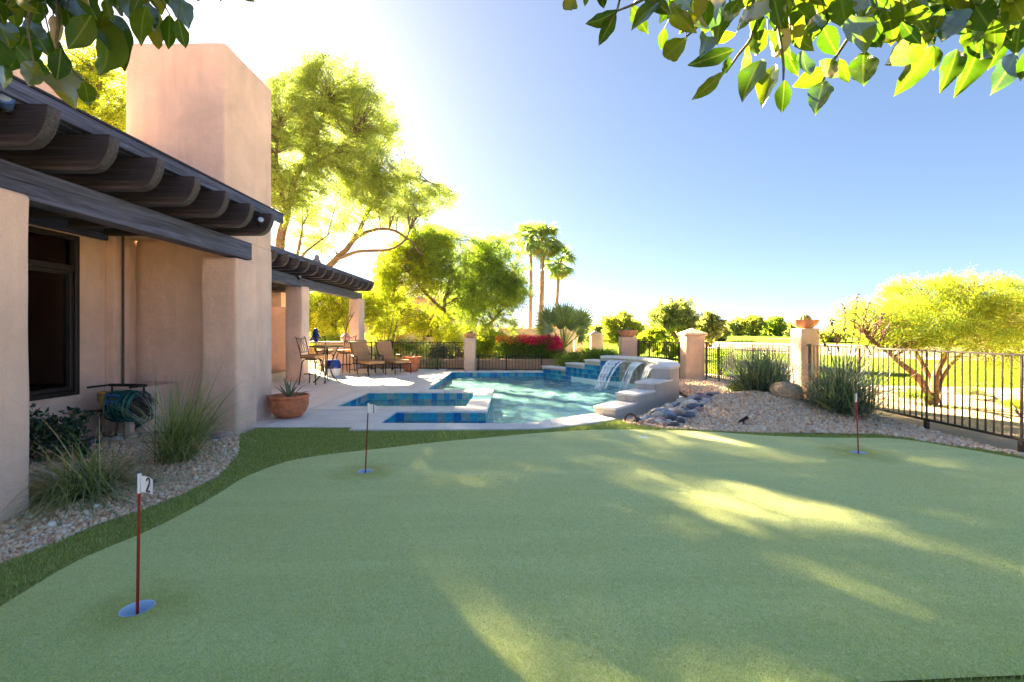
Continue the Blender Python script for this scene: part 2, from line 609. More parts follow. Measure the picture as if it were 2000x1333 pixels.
m, nt, out = new_mat('fairway_grass')
v = coords(nt)
n1 = noise_tex(nt, v, 0.25, 5, 0.6, 0.4)
n2 = noise_tex(nt, v, 22, 6, 0.75)
c = ramp(nt, n1, [(0.3, (0.11, 0.19, 0.035)), (0.7, (0.22, 0.29, 0.055))])
c = mixc(nt, 0.6, c, ramp(nt, n2, [(0.3, (0.35, 0.42, 0.3)), (0.62, (1, 1, 1))]), 'MULTIPLY')
d = nt.nodes.new('ShaderNodeBsdfDiffuse'); nt.links.new(c, d.inputs[0])
nt.links.new(bump(nt, n2, 1.0, 0.08), d.inputs['Normal'])
nt.links.new(d.outputs[0], out.inputs[0])
FAIRWAY = m

CUPS = [(*G(268, 1193), 0.34), (*G(713, 923), 0.42), (*G(1677, 886), 0.55)]
CUP_R = 0.076
cup_holes = [[(x + CUP_R * cos(2 * pi * k / 28), y + CUP_R * sin(2 * pi * k / 28)) for k in range(28)] for x, y, _ in CUPS]
GREEN_TURF = m_turf('putting_turf', (0.49, 0.55, 0.23), (0.63, 0.71, 0.32), (0.76, 0.83, 0.42), 210, CUPS, (0.34, 0.36, 0.07))
FRINGE_TURF = m_turf('fringe_turf', (0.18, 0.23, 0.06), (0.30, 0.35, 0.10), (0.44, 0.48, 0.16), 160)

POOL = [(-2.15, 7.42), (0.165, 7.42), (0.66, 7.76), (1.02, 7.99), (1.31, 8.26), (1.50, 8.36),
        (3.32, 10.45), (3.55, 11.1), (3.66, 11.8), (3.66, 12.5), (3.52, 13.2), (3.2, 13.8), (2.72, 14.2),
        (1.15, 16.9), (-2.2, 16.9), (-2.2, 11.74), (-0.48, 11.74), (-0.48, 8.54), (-2.15, 8.54)]
SPA = [(-3.5, 9.06), (-0.9, 9.06), (-0.9, 11.25), (-3.5, 11.25)]
NEAR_COPE_OUT = [(-2.48, 6.92), (0.16, 7.0), (0.61, 7.10), (1.26, 7.42), (1.74, 7.76)]
big_hole = [(-3.52, 9.0), (-2.3, 9.0), (-2.3, 7.35), (0.2, 7.35), (1.7, 7.7), (2.2, 8.1), (4.0, 10.2), (4.1, 11.8), (3.9, 13.6), (2.9, 14.6), (1.3, 17.0), (-2.3, 17.0), (-2.3, 11.8), (-3.52, 11.8)]

B = 900.0
ground = tag(sheet('ground', [(-B, -60), (B, -60), (B, B * 1.6), (-B, B * 1.6)], -0.05, DIRT, holes=[big_hole] + cup_holes), kind='structure')

# golf course behind the fence: gently rolling fairway
def hill(x, y):
    return 0.35 * sin(x * 0.11 + y * 0.03) * min(1, max(0, (y - 18) / 20)) + 0.010 * max(0, y - 45) * (0.5 + 0.5 * sin(x * 0.03 + 1))
fair_out = [(9.0, 13.6), (14.0, 12.6), (26, 13.5), (60, 12), (220, 20), (330, 160), (120, 260), (-60, 260), (-10, 60), (2.5, 24), (6.8, 19.0), (7.6, 15.2)]
ex = [(x, y) for x in np.arange(-40, 300, 6.0) for y in np.arange(16, 250, 6.0) if inside(fair_out, x, y)]
fairway = tag(sheet('fairway', fair_out, -0.04, FAIRWAY, extra=ex, zf=hill), kind='structure')
path = spline([(7.2, 13.0), (9.5, 12.2), (13, 11.5), (19, 12.2), (28, 12.6)], 5)
path_poly = [(p[0], p[1] - 0.35) for p in path] + [(p[0], p[1] + 0.45) for p in reversed(path)]
tag(sheet('cart_path', path_poly, -0.032, m_plain('path_gravel', (0.42, 0.33, 0.31), 0.95, 0, 0.2, 30, 0.3)), kind='structure')
tag(sheet('far_path', [(34, 60), (60, 66), (60, 67.2), (34, 61.2)], 0.55, m_plain('path_pale', (0.5, 0.45, 0.38), 0.95)), kind='structure')

# gravel beds
LEFT_BED = [(-5.85, 1.2), (-4.6, 1.2), G(0, 1098), G(94, 1064), G(189, 1025), G(274, 997), G(347, 969), G(425, 931), G(452, 904), G(466, 885), G(468, 856), (-4.0, 6.75), (-4.3, 7.16), (-5.85, 7.16)]
fr_right = [G(1230, 829), G(1300, 838), G(1400, 843.5), G(1500, 847), G(1620, 848.5), G(1710, 850), G(1770, 857), G(1860, 872), G(1950, 883), G(2000, 894), (5.6, 4.2), (6.0, 3.0)]
RIGHT_BED = [(1.85, 7.75), (2.55, 8.45), (3.2, 9.2), (4.0, 10.2), (4.25, 11.8), (4.0, 13.8), (4.4, 14.6), (6.1, 14.4), (6.42, 10.4), (6.35, 7.2), (6.25, 5.4), (6.2, 3.0)] + fr_right[::-1]


def mound(x, y):
    z = 0.34 * math.exp(-((x - 4.75) / 1.15) ** 2 - ((y - 8.6) / 1.15) ** 2)
    z += 0.10 * math.exp(-((x - 3.6) / 0.9) ** 2 - ((y - 8.3) / 0.8) ** 2)
    z += 0.02 * noise.noise(Vector((x * 1.5, y * 1.5, 0)))
    return max(z, -0.008)


def lmound(x, y):
    return 0.04 * math.exp(-((x + 4.9) / 0.8) ** 2) + 0.015 * noise.noise(Vector((x * 2, y * 2, 3)))


GRAVEL_BASE = m_plain('gravel_base', (0.70, 0.50, 0.38), 0.95, 0, 0.4, 60, 0.5, 0.1)
PEBBLE = [(0.0, (0.56, 0.31, 0.18)), (0.2, (0.88, 0.58, 0.36)), (0.5, (0.96, 0.73, 0.50)), (0.7, (0.70, 0.52, 0.39)), (1.0, (0.98, 0.90, 0.73))]
GRAVEL_M = m_stones('gravel_stone', PEBBLE)
ex = [(x, y) for x in np.arange(1.8, 6.5, 0.22) for y in np.arange(3, 14.6, 0.22) if inside(RIGHT_BED, x, y)]
rb = tag(sheet('gravel_bed', RIGHT_BED, -0.012, GRAVEL_BASE, extra=ex, zf=mound), kind='structure')
ex = [(x, y) for x in np.arange(-5.8, -3.3, 0.2) for y in np.arange(1.3, 6.8, 0.2) if inside(LEFT_BED, x, y)]
lb = tag(sheet('gravel_bed', LEFT_BED, -0.012, GRAVEL_BASE, extra=ex, zf=lmound), kind='structure')

ICO = None
def ico():
    t = (1 + 5 ** 0.5) / 2
    v = np.array([(-1, t, 0), (1, t, 0), (-1, -t, 0), (1, -t, 0), (0, -1, t), (0, 1, t), (0, -1, -t), (0, 1, -t), (t, 0, -1), (t, 0, 1), (-t, 0, -1), (-t, 0, 1)], float)
    v /= np.linalg.norm(v[0])
    f = np.array([(0, 11, 5), (0, 5, 1), (0, 1, 7), (0, 7, 10), (0, 10, 11), (1, 5, 9), (5, 11, 4), (11, 10, 2), (10, 7, 6), (7, 1, 8), (3, 9, 4), (3, 4, 2), (3, 2, 6), (3, 6, 8), (3, 8, 9), (4, 9, 5), (2, 4, 11), (6, 2, 10), (8, 6, 7), (9, 8, 1)])
    return v, f


def rand_rot(n):
    q = rng.normal(size=(n, 4)); q /= np.linalg.norm(q, axis=1)[:, None]
    w, x, y, z = q.T
    return np.stack([1 - 2 * (y * y + z * z), 2 * (x * y - z * w), 2 * (x * z + y * w), 2 * (x * y + z * w), 1 - 2 * (x * x + z * z), 2 * (y * z - x * w), 2 * (x * z - y * w), 2 * (y * z + x * w), 1 - 2 * (x * x + y * y)], axis=1).reshape(n, 3, 3)


def scatter_stones(name, poly, density, size, zf, mat, parent, weight=None, avoid=None):
    xs = [p[0] for p in poly]; ys = [p[1] for p in poly]
    area = (max(xs) - min(xs)) * (max(ys) - min(ys))
    n = int(area * density)
    x = rng.uniform(min(xs), max(xs), n); y = rng.uniform(min(ys), max(ys), n)
    k = inside_np(poly, x, y)
    if weight is not None: k &= rng.uniform(size=n) < weight(x, y)
    x, y = x[k], y[k]
    n = len(x)
    z = np.array([zf(a, b) for a, b in zip(x, y)])
    iv, jf = ico()
    sc = size * rng.lognormal(0, 0.28, size=(n, 1)) * rng.uniform(0.65, 1.3, size=(n, 3))
    jit = rng.uniform(0.8, 1.2, size=(n, 12, 1))
    vs = iv[None] * jit * sc[:, None, :]
    vs = np.einsum('nij,nkj->nki', rand_rot(n), vs)
    vs[:, :, 0] += x[:, None]; vs[:, :, 1] += y[:, None]; vs[:, :, 2] += (z - 0.012 + sc[:, 0] * rng.uniform(0.2, 0.9, n))[:, None]
    fs = (jf[None] + (np.arange(n) * 12)[:, None, None]).reshape(-1, 3)
    return tag(link(name, np_mesh(name, vs.reshape(-1, 3), fs, mat), parent), kind='stuff')


scatter_stones('gravel', RIGHT_BED, 1500, 0.0165, mound, GRAVEL_M, rb, weight=lambda x, y: np.clip(1.25 - 0.09 * (y - 6), 0.3, 1))
scatter_stones('gravel', LEFT_BED, 2600, 0.0125, lmound, GRAVEL_M, lb)

# rounded river cobbles, each a part of its bed
iv, jf = ico()
def cobble_mesh(seed, col):
    r = np.random.default_rng(seed)
    bm = bmesh.new()
    bmesh.ops.create_icosphere(bm, subdivisions=2, radius=1.0)
    off = Vector(r.uniform(-9, 9, 3))
    for v in bm.verts:
        v.co *= 1 + 0.16 * noise.noise(v.co * 1.1 + off)
    me = bpy.data.meshes.new('cobble'); bm.to_mesh(me); bm.free()
    me.polygons.foreach_set('use_smooth', np.ones(len(me.polygons), dtype=bool))
    me.materials.append(m_plain('cobble', col, 0.6, 0, 0.35, 3.5, 0.15, 0.4))
    return me
COB = [cobble_mesh(i, c) for i, c in enumerate([(0.20, 0.22, 0.30), (0.32, 0.31, 0.35), (0.13, 0.14, 0.20), (0.48, 0.43, 0.40), (0.62, 0.52, 0.38), (0.36, 0.22, 0.20), (0.25, 0.30, 0.38), (0.07, 0.07, 0.085), (0.60, 0.58, 0.57), (0.42, 0.29, 0.27)])]


def cobbles(n, sampler, parent, zf, s0, s1, gap=0.8):
    placed = []
    tries = 0
    while len(placed) < n and tries < n * 60:
        tries += 1
        x, y = sampler()
        s = random.uniform(s0, s1)
        if any((x - a) ** 2 + (y - b) ** 2 < (gap * (s + t)) ** 2 for a, b, t in placed): continue
        placed.append((x, y, s))
        o = link('cobble', random.choice(COB), parent, (x, y, zf(x, y) + s * 0.28), (random.uniform(-.3, .3), random.uniform(-.3, .3), random.uniform(0, 6.28)))
        o.scale = (s * random.uniform(0.95, 1.3), s * random.uniform(0.75, 1.0), s * random.uniform(0.5, 0.75))


def right_cob():
    while True:
        t = random.random()
        a, b = ((1.95, 7.62), (3.1, 8.95)) if t < 0.6 else ((3.0, 8.75), (4.2, 10.6))
        u = random.random()
        x = a[0] + (b[0] - a[0]) * u; y = a[1] + (b[1] - a[1]) * u
        w = random.random() ** 0.8 * (0.62 if t < .6 else 0.5)
        x += 0.78 * w + 0.1; y += -0.62 * w - 0.02
        if inside(RIGHT_BED, x, y): return x, y
cobbles(125, right_cob, rb, mound, 0.055, 0.135, 0.72)
def left_cob():
    while True:
        x = random.uniform(-5.75, -4.02); y = random.uniform(5.55, 7.1)
        if inside(LEFT_BED, x, y) and y > 6.75 - 0.9 * (0.55 + 0.45 * sin(x * 3)): return x, y
cobbles(95, left_cob, lb, lmound, 0.04, 0.085, 0.72)

# turf: dark fringe under and round the pale putting surface
green_edge = [G(-160, 1290), G(0, 1190), G(150, 1100), G(300, 1035), G(410, 977), G(480, 934), G(560, 904), G(640, 890), G(720, 881), G(850, 866), G(960, 856), G(1060, 847), G(1180, 841), G(1300, 842), G(1400, 846), G(1500, 853), G(1620, 857), G(1710, 857.5), G(1770, 861), G(1860, 875), G(2000, 899)]
green_poly = [tuple(p) for p in spline([(p[0], p[1], 0) for p in green_edge], 4)]
green_poly = [(p[0], p[1]) for p in green_poly] + [(5.6, 4.2), (4.6, 2.9), (3.6, 2.25), (2.7, 2.02), (2.0, 1.985), (1.5, 1.955), (1.1, 1.93), (0.6, 1.8), (0.0, 1.45), (-1.2, 1.0), (-2.4, 1.1)]
fringe_edge = [(-5.0, 1.0), G(0, 1102), G(94, 1067), G(189, 1028), G(274, 999), G(347, 971), G(425, 933), G(451, 905), G(466, 886), G(469, 857), (-3.965, 6.68), (-3.93, 7.14), (-2.48, 7.15), (-2.46, 6.93), (0.16, 7.0), (0.61, 7.10), (1.26, 7.42), (1.80, 7.80)] + fr_right
fringe_poly = fringe_edge + [(6.0, -1.0), (-5.0, -1.0)]
fringe = tag(sheet('fringe_turf', fringe_poly, 0.0, FRINGE_TURF, holes=cup_holes), kind='structure')
green = tag(sheet('putting_green', green_poly, 0.012, GREEN_TURF, holes=cup_holes), kind='structure')


def blades(name, x, y, z, h, w, lean, mat, parent=None):
    n = len(x)
    a = rng.uniform(0, 2 * pi, n)
    hh = h * rng.uniform(0.6, 1.3, n)
    le = lean * rng.uniform(0.2, 1.2, n)
    b = rng.uniform(0, 2 * pi, n)
    dx, dy = np.cos(a) * w, np.sin(a) * w
    v = np.zeros((n, 3, 3))
    v[:, 0] = np.stack([x - dx, y - dy, np.full(n, z)], 1)
    v[:, 1] = np.stack([x + dx, y + dy, np.full(n, z)], 1)
    v[:, 2] = np.stack([x + np.cos(b) * le * hh, y + np.sin(b) * le * hh, z + hh], 1)
    return tag(link(name, np_mesh(name, v.reshape(-1, 3), np.arange(n * 3).reshape(n, 3), mat), parent), kind='stuff')


FR_BLADE = m_leaf('fringe_blade', [(0, (0.18, 0.23, 0.06)), (0.5, (0.32, 0.38, 0.11)), (0.85, (0.50, 0.57, 0.19)), (1, (0.66, 0.68, 0.30))], (1.2, 1.4, 0.6), 0.25)
GR_BLADE = m_leaf('green_blade', [(0, (0.48, 0.54, 0.21)), (0.5, (0.64, 0.72, 0.31)), (1, (0.78, 0.84, 0.42))], (1.1, 1.2, 0.7), 0.25)
n = 520000
x = rng.uniform(-4.6, 6.4, n); y = 1.2 + 7.0 * rng.uniform(0, 1, n) ** 1.25
k = inside_np(fringe_edge + [(6.2, 1.0)], x, y) & ~inside_np(green_poly, x, y) & (np.abs(x) < y * 1.2 + .1)
blades('turf_blades', x[k], y[k], 0.0, 0.028, 0.0022, 0.7, FR_BLADE, fringe)
n = 620000
y = 1.7 + 5.3 * rng.uniform(0, 1, n) ** 1.7; x = rng.uniform(-1.2, 1.2, n) * y
k = inside_np(green_poly, x, y) & (rng.uniform(size=n) < np.clip((6.8 - y) / 3.0, 0, 1))
for cx_, cy_, _ in CUPS: k &= (x - cx_) ** 2 + (y - cy_) ** 2 > (CUP_R + .004) ** 2
blades('turf_fibres', x[k], y[k], 0.012, 0.007, 0.0014, 1.1, GR_BLADE, green)

# ------------------------------------------------------------------ pool
m, nt, out = new_mat('pool_water')
v = coords(nt)
w1 = noise_tex(nt, coords(nt, (1.0, 1.7, 1)), 2.6, 3, 0.55, 0.6)
w2 = noise_tex(nt, coords(nt, (1.0, 1.5, 1)), 8.5, 3, 0.5, 0.5)
hh = math_n(nt, 'ADD', w1, math_n(nt, 'MULTIPLY', w2, 0.30))
nb = bump(nt, w2, 0.5, 0.03)
tr = nt.nodes.new('ShaderNodeBsdfTransparent'); tr.inputs[0].default_value = (0.90, 1.0, 0.99, 1)
gl = nt.nodes.new('ShaderNodeBsdfGlossy'); gl.inputs['Roughness'].default_value = 0.02
nt.links.new(nb, gl.inputs['Normal'])
fr = nt.nodes.new('ShaderNodeFresnel'); fr.inputs[0].default_value = 1.33
nt.links.new(nb, fr.inputs['Normal'])
mx = nt.nodes.new('ShaderNodeMixShader')
sc_ = nt.nodes.new('ShaderNodeBsdfDiffuse'); sc_.inputs[0].default_value = (0.42, 0.92, 0.95, 1)   # light scattered back by the water
m0 = nt.nodes.new('ShaderNodeMixShader'); m0.inputs[0].default_value = 0.22
nt.links.new(tr.outputs[0], m0.inputs[1]); nt.links.new(sc_.outputs[0], m0.inputs[2])
nt.links.new(fr.outputs[0], mx.inputs[0]); nt.links.new(m0.outputs[0], mx.inputs[1]); nt.links.new(gl.outputs[0], mx.inputs[2])
nt.links.new(mx.outputs[0], out.inputs[0])
WATER = m
m, nt, out = new_mat('pool_plaster')
n1 = noise_tex(nt, coords(nt), 1.2, 4)
n2 = noise_tex(nt, coords(nt, (1, 1.3, 1)), 2.6, 2, 0.4, 1.4)
c = ramp(nt, n1, [(0.3, (0.62, 0.95, 0.96)), (0.7, (0.78, 0.97, 0.97))])
pbsdf(nt, out, c, 0.9)
PLASTER = m
STONE = m_stucco('travertine', (0.60, 0.52, 0.46))
m, nt, out = new_mat('travertine_paver')
v = coords(nt)
n1 = noise_tex(nt, coords(nt, (1.2, 5, 1)), 2.0, 6, 0.65, 0.5)
n2 = noise_tex(nt, v, 40, 5, 0.7)
oi = nt.nodes.new('ShaderNodeObjectInfo')
c = ramp(nt, n1, [(0.28, (0.68, 0.63, 0.60)), (0.5, (0.82, 0.78, 0.75)), (0.75, (0.9, 0.87, 0.84))])
c = mixc(nt, 0.5, c, ramp(nt, oi.outputs['Random'], [(0, (0.78, 0.76, 0.74)), (1, (1, 1, 1))]), 'MULTIPLY')
pits = ramp(nt, n2, [(0.30, (1, 1, 1)), (0.38, (0, 0, 0))])
c = mixc(nt, math_n(nt, 'MULTIPLY', pits, 0.5), c, (0.26, 0.20, 0.16))
pbsdf(nt, out, c, 0.6, bump(nt, n2, 0.25, 0.004), spec=0.3)
PAVER = m

pool = tag(empty('pool', (0, 12, 0)), kind='structure')
mb = MB()
n = len(POOL)
for i in range(n):
    a, b = POOL[i], POOL[(i + 1) % n]
    mb.add([(*a, -0.90), (*b, -0.90), (*b, -0.002), (*a, -0.002)], [(0, 1, 2, 3)])
for i in range(4):
    a, b = SPA[i], SPA[(i + 1) % 4]
    mb.add([(*a, -0.95), (*b, -0.95), (*b, -0.002), (*a, -0.002)], [(0, 1, 2, 3)])
wall_o = mb.build('pool_shell', PLASTER, pool)
o = sheet('pool_floor', POOL, -0.90, PLASTER); o.parent = pool; o.location = (0, -12, 0)
o = sheet('spa_floor', SPA, -0.95, PLASTER); o.parent = pool; o.location = (0, -12, 0)
# a bench step along the front alcove
MB().box(-2.14, -0.49, 7.43, 8.53, -0.89, -0.45).build('pool_bench', PLASTER, pool)
def waves(amp):
    def f(x, y):
        d2 = min((x - 2.3) ** 2 + (y - 13.7) ** 2, (x - 2.9) ** 2 + (y - 12.2) ** 2)
        a = amp * (1 + 1.2 * math.exp(-d2 / 2.5))
        n = noise.noise(Vector((x * 2.3, y * 2.9, 1.0))) + 0.55 * noise.noise(Vector((x * 5.1 + 3, y * 6.4, 4.0))) + 0.22 * noise.noise(Vector((x * 11, y * 13, 7.0)))
        return a * n
    return f
wx = [(x + .012 * sin(91 * y), y) for x in np.arange(-2.15, 3.6, 0.052) for y in np.arange(7.44, 16.88, 0.052) if inside(POOL, x, y)]
tag(sheet('pool_water', POOL, -0.17, WATER, extra=wx, zf=waves(0.042)), kind='structure')
wx = [(x + .012 * sin(91 * y), y) for x in np.arange(-3.46, -0.92, 0.06) for y in np.arange(9.1, 11.22, 0.06)]
tag(sheet('spa_water', SPA, -0.185, WATER, extra=wx, zf=waves(0.003)), kind='structure')

TILE_C = [(0.02, 0.24, 0.46), (0.03, 0.34, 0.52), (0.012, 0.17, 0.42), (0.06, 0.38, 0.46), (0.20, 0.36, 0.38), (0.28, 0.36, 0.33), (0.36, 0.34, 0.30), (0.08, 0.32, 0.36)]
TILE_M = [m_plain('glazed_tile', c, 0.12, 0, 0.45, 9, 0.05) for c in TILE_C]
TILE_BEIGE = [m_plain('stone_tile', c, 0.5, 0, 0.2, 12, 0.1) for c in ((0.50, 0.42, 0.33), (0.44, 0.36, 0.27), (0.56, 0.50, 0.42), (0.40, 0.30, 0.20))]
def tile_mesh(mat, s=0.152):
    return MB().box(-s / 2 + .002, s / 2 - .002, -0.006, 0.004, -s / 2 + .002, s / 2 - .002).mesh('tile', mat, bevel=0.002, seg=1)
TILES = [tile_mesh(t) for t in TILE_M]
TILES_B = [tile_mesh(t) for t in TILE_BEIGE]


def tile_run(a, b, rows_z, parent, pool_side, meshes, weights=None, s=0.152):
    """tiles along the wall a-b whose inner normal is pool_side"""
    a, b = Vector((*a, 0)), Vector((*b, 0))
    L = (b - a).length
    nn = max(1, round(L / s))
    ang = atan2((b - a).y, (b - a).x)
    off = Vector((*pool_side, 0)) * 0.006
    base = world_loc(parent)
    for i in range(nn):
        p = a + (b - a) * ((i + 0.5) / nn) + off
        for z in rows_z:
            me = random.choices(meshes, weights)[0]
            o = link('tile', me, parent, (p.x - base.x, p.y - base.y, z - base.z), (0, 0, ang))
            o.scale = (L / nn / s, 1, 1)

W8 = [3, 3, 2, 2, 1, 1, 0.8, 2]
band = (-0.078, -0.230)
tile_run((-2.15, 8.54), (-0.48, 8.54), band, pool, (0, -1), TILES, W8)
tile_run((-2.15, 7.42), (-2.15, 8.54), band, pool, (1, 0), TILES, W8)
tile_run((-3.5, 11.25), (-0.9, 11.25), band, pool, (0, -1), TILES, W8)
tile_run((-3.5, 9.06), (-3.5, 11.25), band, pool, (1, 0), TILES, W8)
tile_run((-2.2, 11.74), (-2.2, 16.9), band, pool, (1, 0), TILES, [4, 3, 3, 1, 0, 0, 0, 1])
tile_run((-2.2, 16.9), (1.15, 16.9), band, pool, (0, -1), TILES, [4, 3, 3, 1, .3, 0, 0, 1])
tile_run((-0.48, 8.54), (-0.48, 11.74), (-0.078,), pool, (1, 0), TILES, W8)

# coping slabs
def slab(name, poly, z0, z1, mat, parent, bevel=0.012):
    cx = sum(p[0] for p in poly) / len(poly); cyy = sum(p[1] for p in poly) / len(poly)
    loc = world_loc(parent)
    o = MB().prism([(p[0] - cx, p[1] - cyy) for p in poly], z0, z1).mesh(name, mat, bevel=bevel)
    return link(name, o, parent, (cx - loc.x, cyy - loc.y, -loc.z))

def coping_rect(x0, x1, y0, y1, along, step=0.61):
    L = (x1 - x0) if along == 'x' else (y1 - y0)
    k = max(1, round(L / step))
    for i in range(k):
        if along == 'x':
            a, b = x0 + L * i / k + .003, x0 + L * (i + 1) / k - .003
            slab('coping_stone', [(a, y0), (b, y0), (b, y1), (a, y1)], -0.03, 0.03, PAVER, pool)
        else:
            a, b = y0 + L * i / k + .003, y0 + L * (i + 1) / k - .003
            slab('coping_stone', [(x0, a), (x1, a), (x1, b), (x0, b)], -0.03, 0.03, PAVER, pool)
# solid masonry beneath the copings
mass = MB()
for x0, x1, y0, y1 in ((-2.60, -0.482, 8.545, 9.055), (-0.898, -0.483, 9.06, 10.05), (-0.898, -0.483, 10.75, 11.735), (-3.5, -0.9, 11.255, 11.735), (-0.898, -0.483, 10.05, 10.75)):
    top = -0.21 if (y0, y1) == (10.05, 10.75) else -0.032
    mass.box(x0, x1, y0, y1, -0.89, top)
mass.build('spa_wall', PLASTER, pool)
coping_rect(-2.46, -0.46, 8.53, 9.07, 'x')
coping_rect(-3.82, -2.462, 8.72, 9.07, 'x')
coping_rect(-3.82, -3.49, 9.072, 11.74, 'y')
coping_rect(-0.91, -0.46, 9.072, 10.05, 'y')
coping_rect(-0.91, -0.46, 10.75, 11.24, 'y')
coping_rect(-3.488, -0.46, 11.242, 11.75, 'x')
coping_rect(-2.46, -2.14, 6.94, 8.528, 'y')
coping_rect(-2.55, -2.19, 11.752, 16.89, 'y')
coping_rect(-2.55, 1.2, 16.892, 17.3, 'x')
no = spline([(-2.138, 6.93), (-1.2, 6.95), (0.16, 7.0), (0.61, 7.10), (1.26, 7.42), (1.76, 7.78)], 4)
ni = spline([(-2.138, 7.43), (-1.2, 7.43), (0.165, 7.43), (0.66, 7.77), (1.02, 8.0), (1.48, 8.30)], 4)
idx = list(range(0, len(no), 2))
for a, b in zip(idx[:-1], idx[1:]):
    q = [no[k] for k in range(a, b + 1)] + [ni[k] for k in range(b, a - 1, -1)]
    slab('coping_stone', [(p[0] + (0.002 if k < (b - a + 1) else 0.0), p[1]) for k, p in enumerate(q)], -0.03, 0.028, PAVER, pool, bevel=0.008)

# deck of travertine pavers
deck = tag(MB().box(-9.4, -3.86, 7.13, 18.6, -0.045, 0.006).box(-3.859, -2.47, 7.13, 8.715, -0.045, 0.006).box(-3.859, -2.56, 11.76, 18.6, -0.045, 0.006).box(-2.559, 1.4, 17.31, 17.9, -0.045, 0.006).build('patio_deck', m_plain('deck_joint', (0.30, 0.25, 0.22), 0.9)), kind='structure')
def pave(x0, x1, y0, y1, sx, sy):
    nx, ny = max(1, round((x1 - x0) / sx)), max(1, round((y1 - y0) / sy))
    sx, sy = (x1 - x0) / nx, (y1 - y0) / ny
    me = MB().box(-sx / 2 + .003, sx / 2 - .003, -sy / 2 + .003, sy / 2 - .003, -0.01, 0.018).mesh('paver', PAVER, bevel=0.004, seg=1)
    for j in range(ny):
        for i in range(nx):
            link('paver', me, deck, (x0 + (i + .5) * sx, y0 + (j + .5) * sy, random.uniform(0, 0.003)))
pave(-8.4, -3.86, 7.14, 18.6, 0.61, 0.61)
pave(-3.856, -2.47, 7.14, 8.71, 0.61, 0.61)
pave(-3.856, -2.56, 11.76, 18.6, 0.61, 0.61)

# ------------------------------------------------------------------ waterfall wall: stepped ends and an arc between them
fw = empty('waterfall_wall', (2.8, 11.5, 0), 'curved travertine pool wall with stepped ends and three water spouts', 'pool wall')
u1 = Vector((0.657, 0.754)).normalized(); n1v = Vector((u1.y, -u1.x))          # near diagonal and its outward side
A0 = Vector((1.48, 8.22)); TH = 0.40
STONE_BLOCK = m_stucco('travertine_block', (0.60, 0.54, 0.47))
# inner line of the arc wall
arc = [Vector(p) for p in ((3.02, 10.02), (3.34, 10.46), (3.57, 11.1), (3.68, 11.8), (3.68, 12.5), (3.54, 13.2), (3.22, 13.8), (2.73, 14.22))]
def offset_line(pts, d):
    out = []
    for i, p in enumerate(pts):
        t = (pts[min(i + 1, len(pts) - 1)] - pts[max(i - 1, 0)]).normalized()
        out.append(p + Vector((t.y, -t.x)) * d)
    return out
arc_s = [Vector((p[0], p[1])) for p in spline([(p[0], p[1], 0) for p in arc], 3)]
arc_out = offset_line(arc_s, TH)
WT = 0.69
mb = MB().prism([tuple(p) for p in arc_s] + [tuple(p) for p in reversed(arc_out)], -0.9, WT)
mb.build('wall_body', STONE_BLOCK, fw, bevel=0.004, seg=1)
ci, co = offset_line(arc_s, -0.035), offset_line(arc_s, TH + 0.03)
for a in range(0, len(arc_s) - 1, 3):
    b = min(a + 3, len(arc_s) - 1)
    q = [ci[k] for k in range(a, b + 1)] + [co[k] for k in range(b, a - 1, -1)]
    g = 0.003
    slab('cap_stone', [(p[0], p[1]) for p in q], WT + 0.001, WT + 0.062, PAVER, fw, bevel=0.012)
# step blocks on the near end: each is a slab-capped block
starts = [(0.0, 0.80, 0.18), (0.80, 1.62, 0.335), (1.62, 2.52, 0.485)]
for s0, s1, zt in starts:
    p0, p1 = A0 + u1 * s0, A0 + u1 * s1
    q = [p0, p1, p1 + n1v * TH, p0 + n1v * TH]
    o = MB().prism([tuple(p) for p in q], -0.9, zt - 0.045).build('step_block', STONE_BLOCK, fw, bevel=0.004, seg=1)
    e0 = -0.03
    q = [p0 + u1 * e0 - n1v * 0.025, p1 - u1 * 0.002 - n1v * 0.025, p1 - u1 * 0.002 + n1v * (TH + .02), p0 + u1 * e0 + n1v * (TH + 0.02)]
    slab('step_cap', [tuple(p) for p in q], zt - 0.044, zt, PAVER, fw, bevel=0.010)
u2 = Vector((1.15 - 2.73, 16.9 - 14.22)).normalized(); n2v = Vector((u2.y, -u2.x))
C0 = Vector((2.73, 14.22)) + u2 * 0.004
for s0, s1, zt in [(0.0, 0.75, 0.60), (0.75, 1.75, 0.44), (1.75, 3.2, 0.24)]:
    p0, p1 = C0 + u2 * s0, C0 + u2 * s1
    q = [p0, p1, p1 + n2v * TH, p0 + n2v * TH]
    MB().prism([tuple(p) for p in q], -0.9, zt - 0.045).build('step_block', STONE_BLOCK, fw, bevel=0.004, seg=1)
    q = [p0 + u2 * 0.002 - n2v * 0.03, p1 + u2 * 0.03 - n2v * 0.03, p1 + u2 * 0.03 + n2v * (TH + .03), p0 + u2 * 0.002 + n2v * (TH + 0.03)]
    slab('step_cap', [tuple(p) for p in q], zt - 0.044, zt, PAVER, fw, bevel=0.010)
    rows = [-0.085 + 0.152 * k for k in range(-2, int((zt - 0.05 + 0.16) / 0.152))]
    tile_run(p0, p1, rows, fw, (-n2v.x, -n2v.y), TILES, [5, 3, 4, 1, .4, .2, .1, 1])
for i in range(3, len(arc_s) - 1):
    p0, p1 = arc_s[i], arc_s[i + 1]
    t = (p1 - p0).normalized()
    far = i > len(arc_s) - 5
    tile_run(p0, p1, [-0.085 + 0.152 * k for k in range(-1, 5)], fw, (-t.y, t.x), (TILES if far else TILES_B), ([4, 3, 3, 1, 1, .5, .5, 1] if far else None))
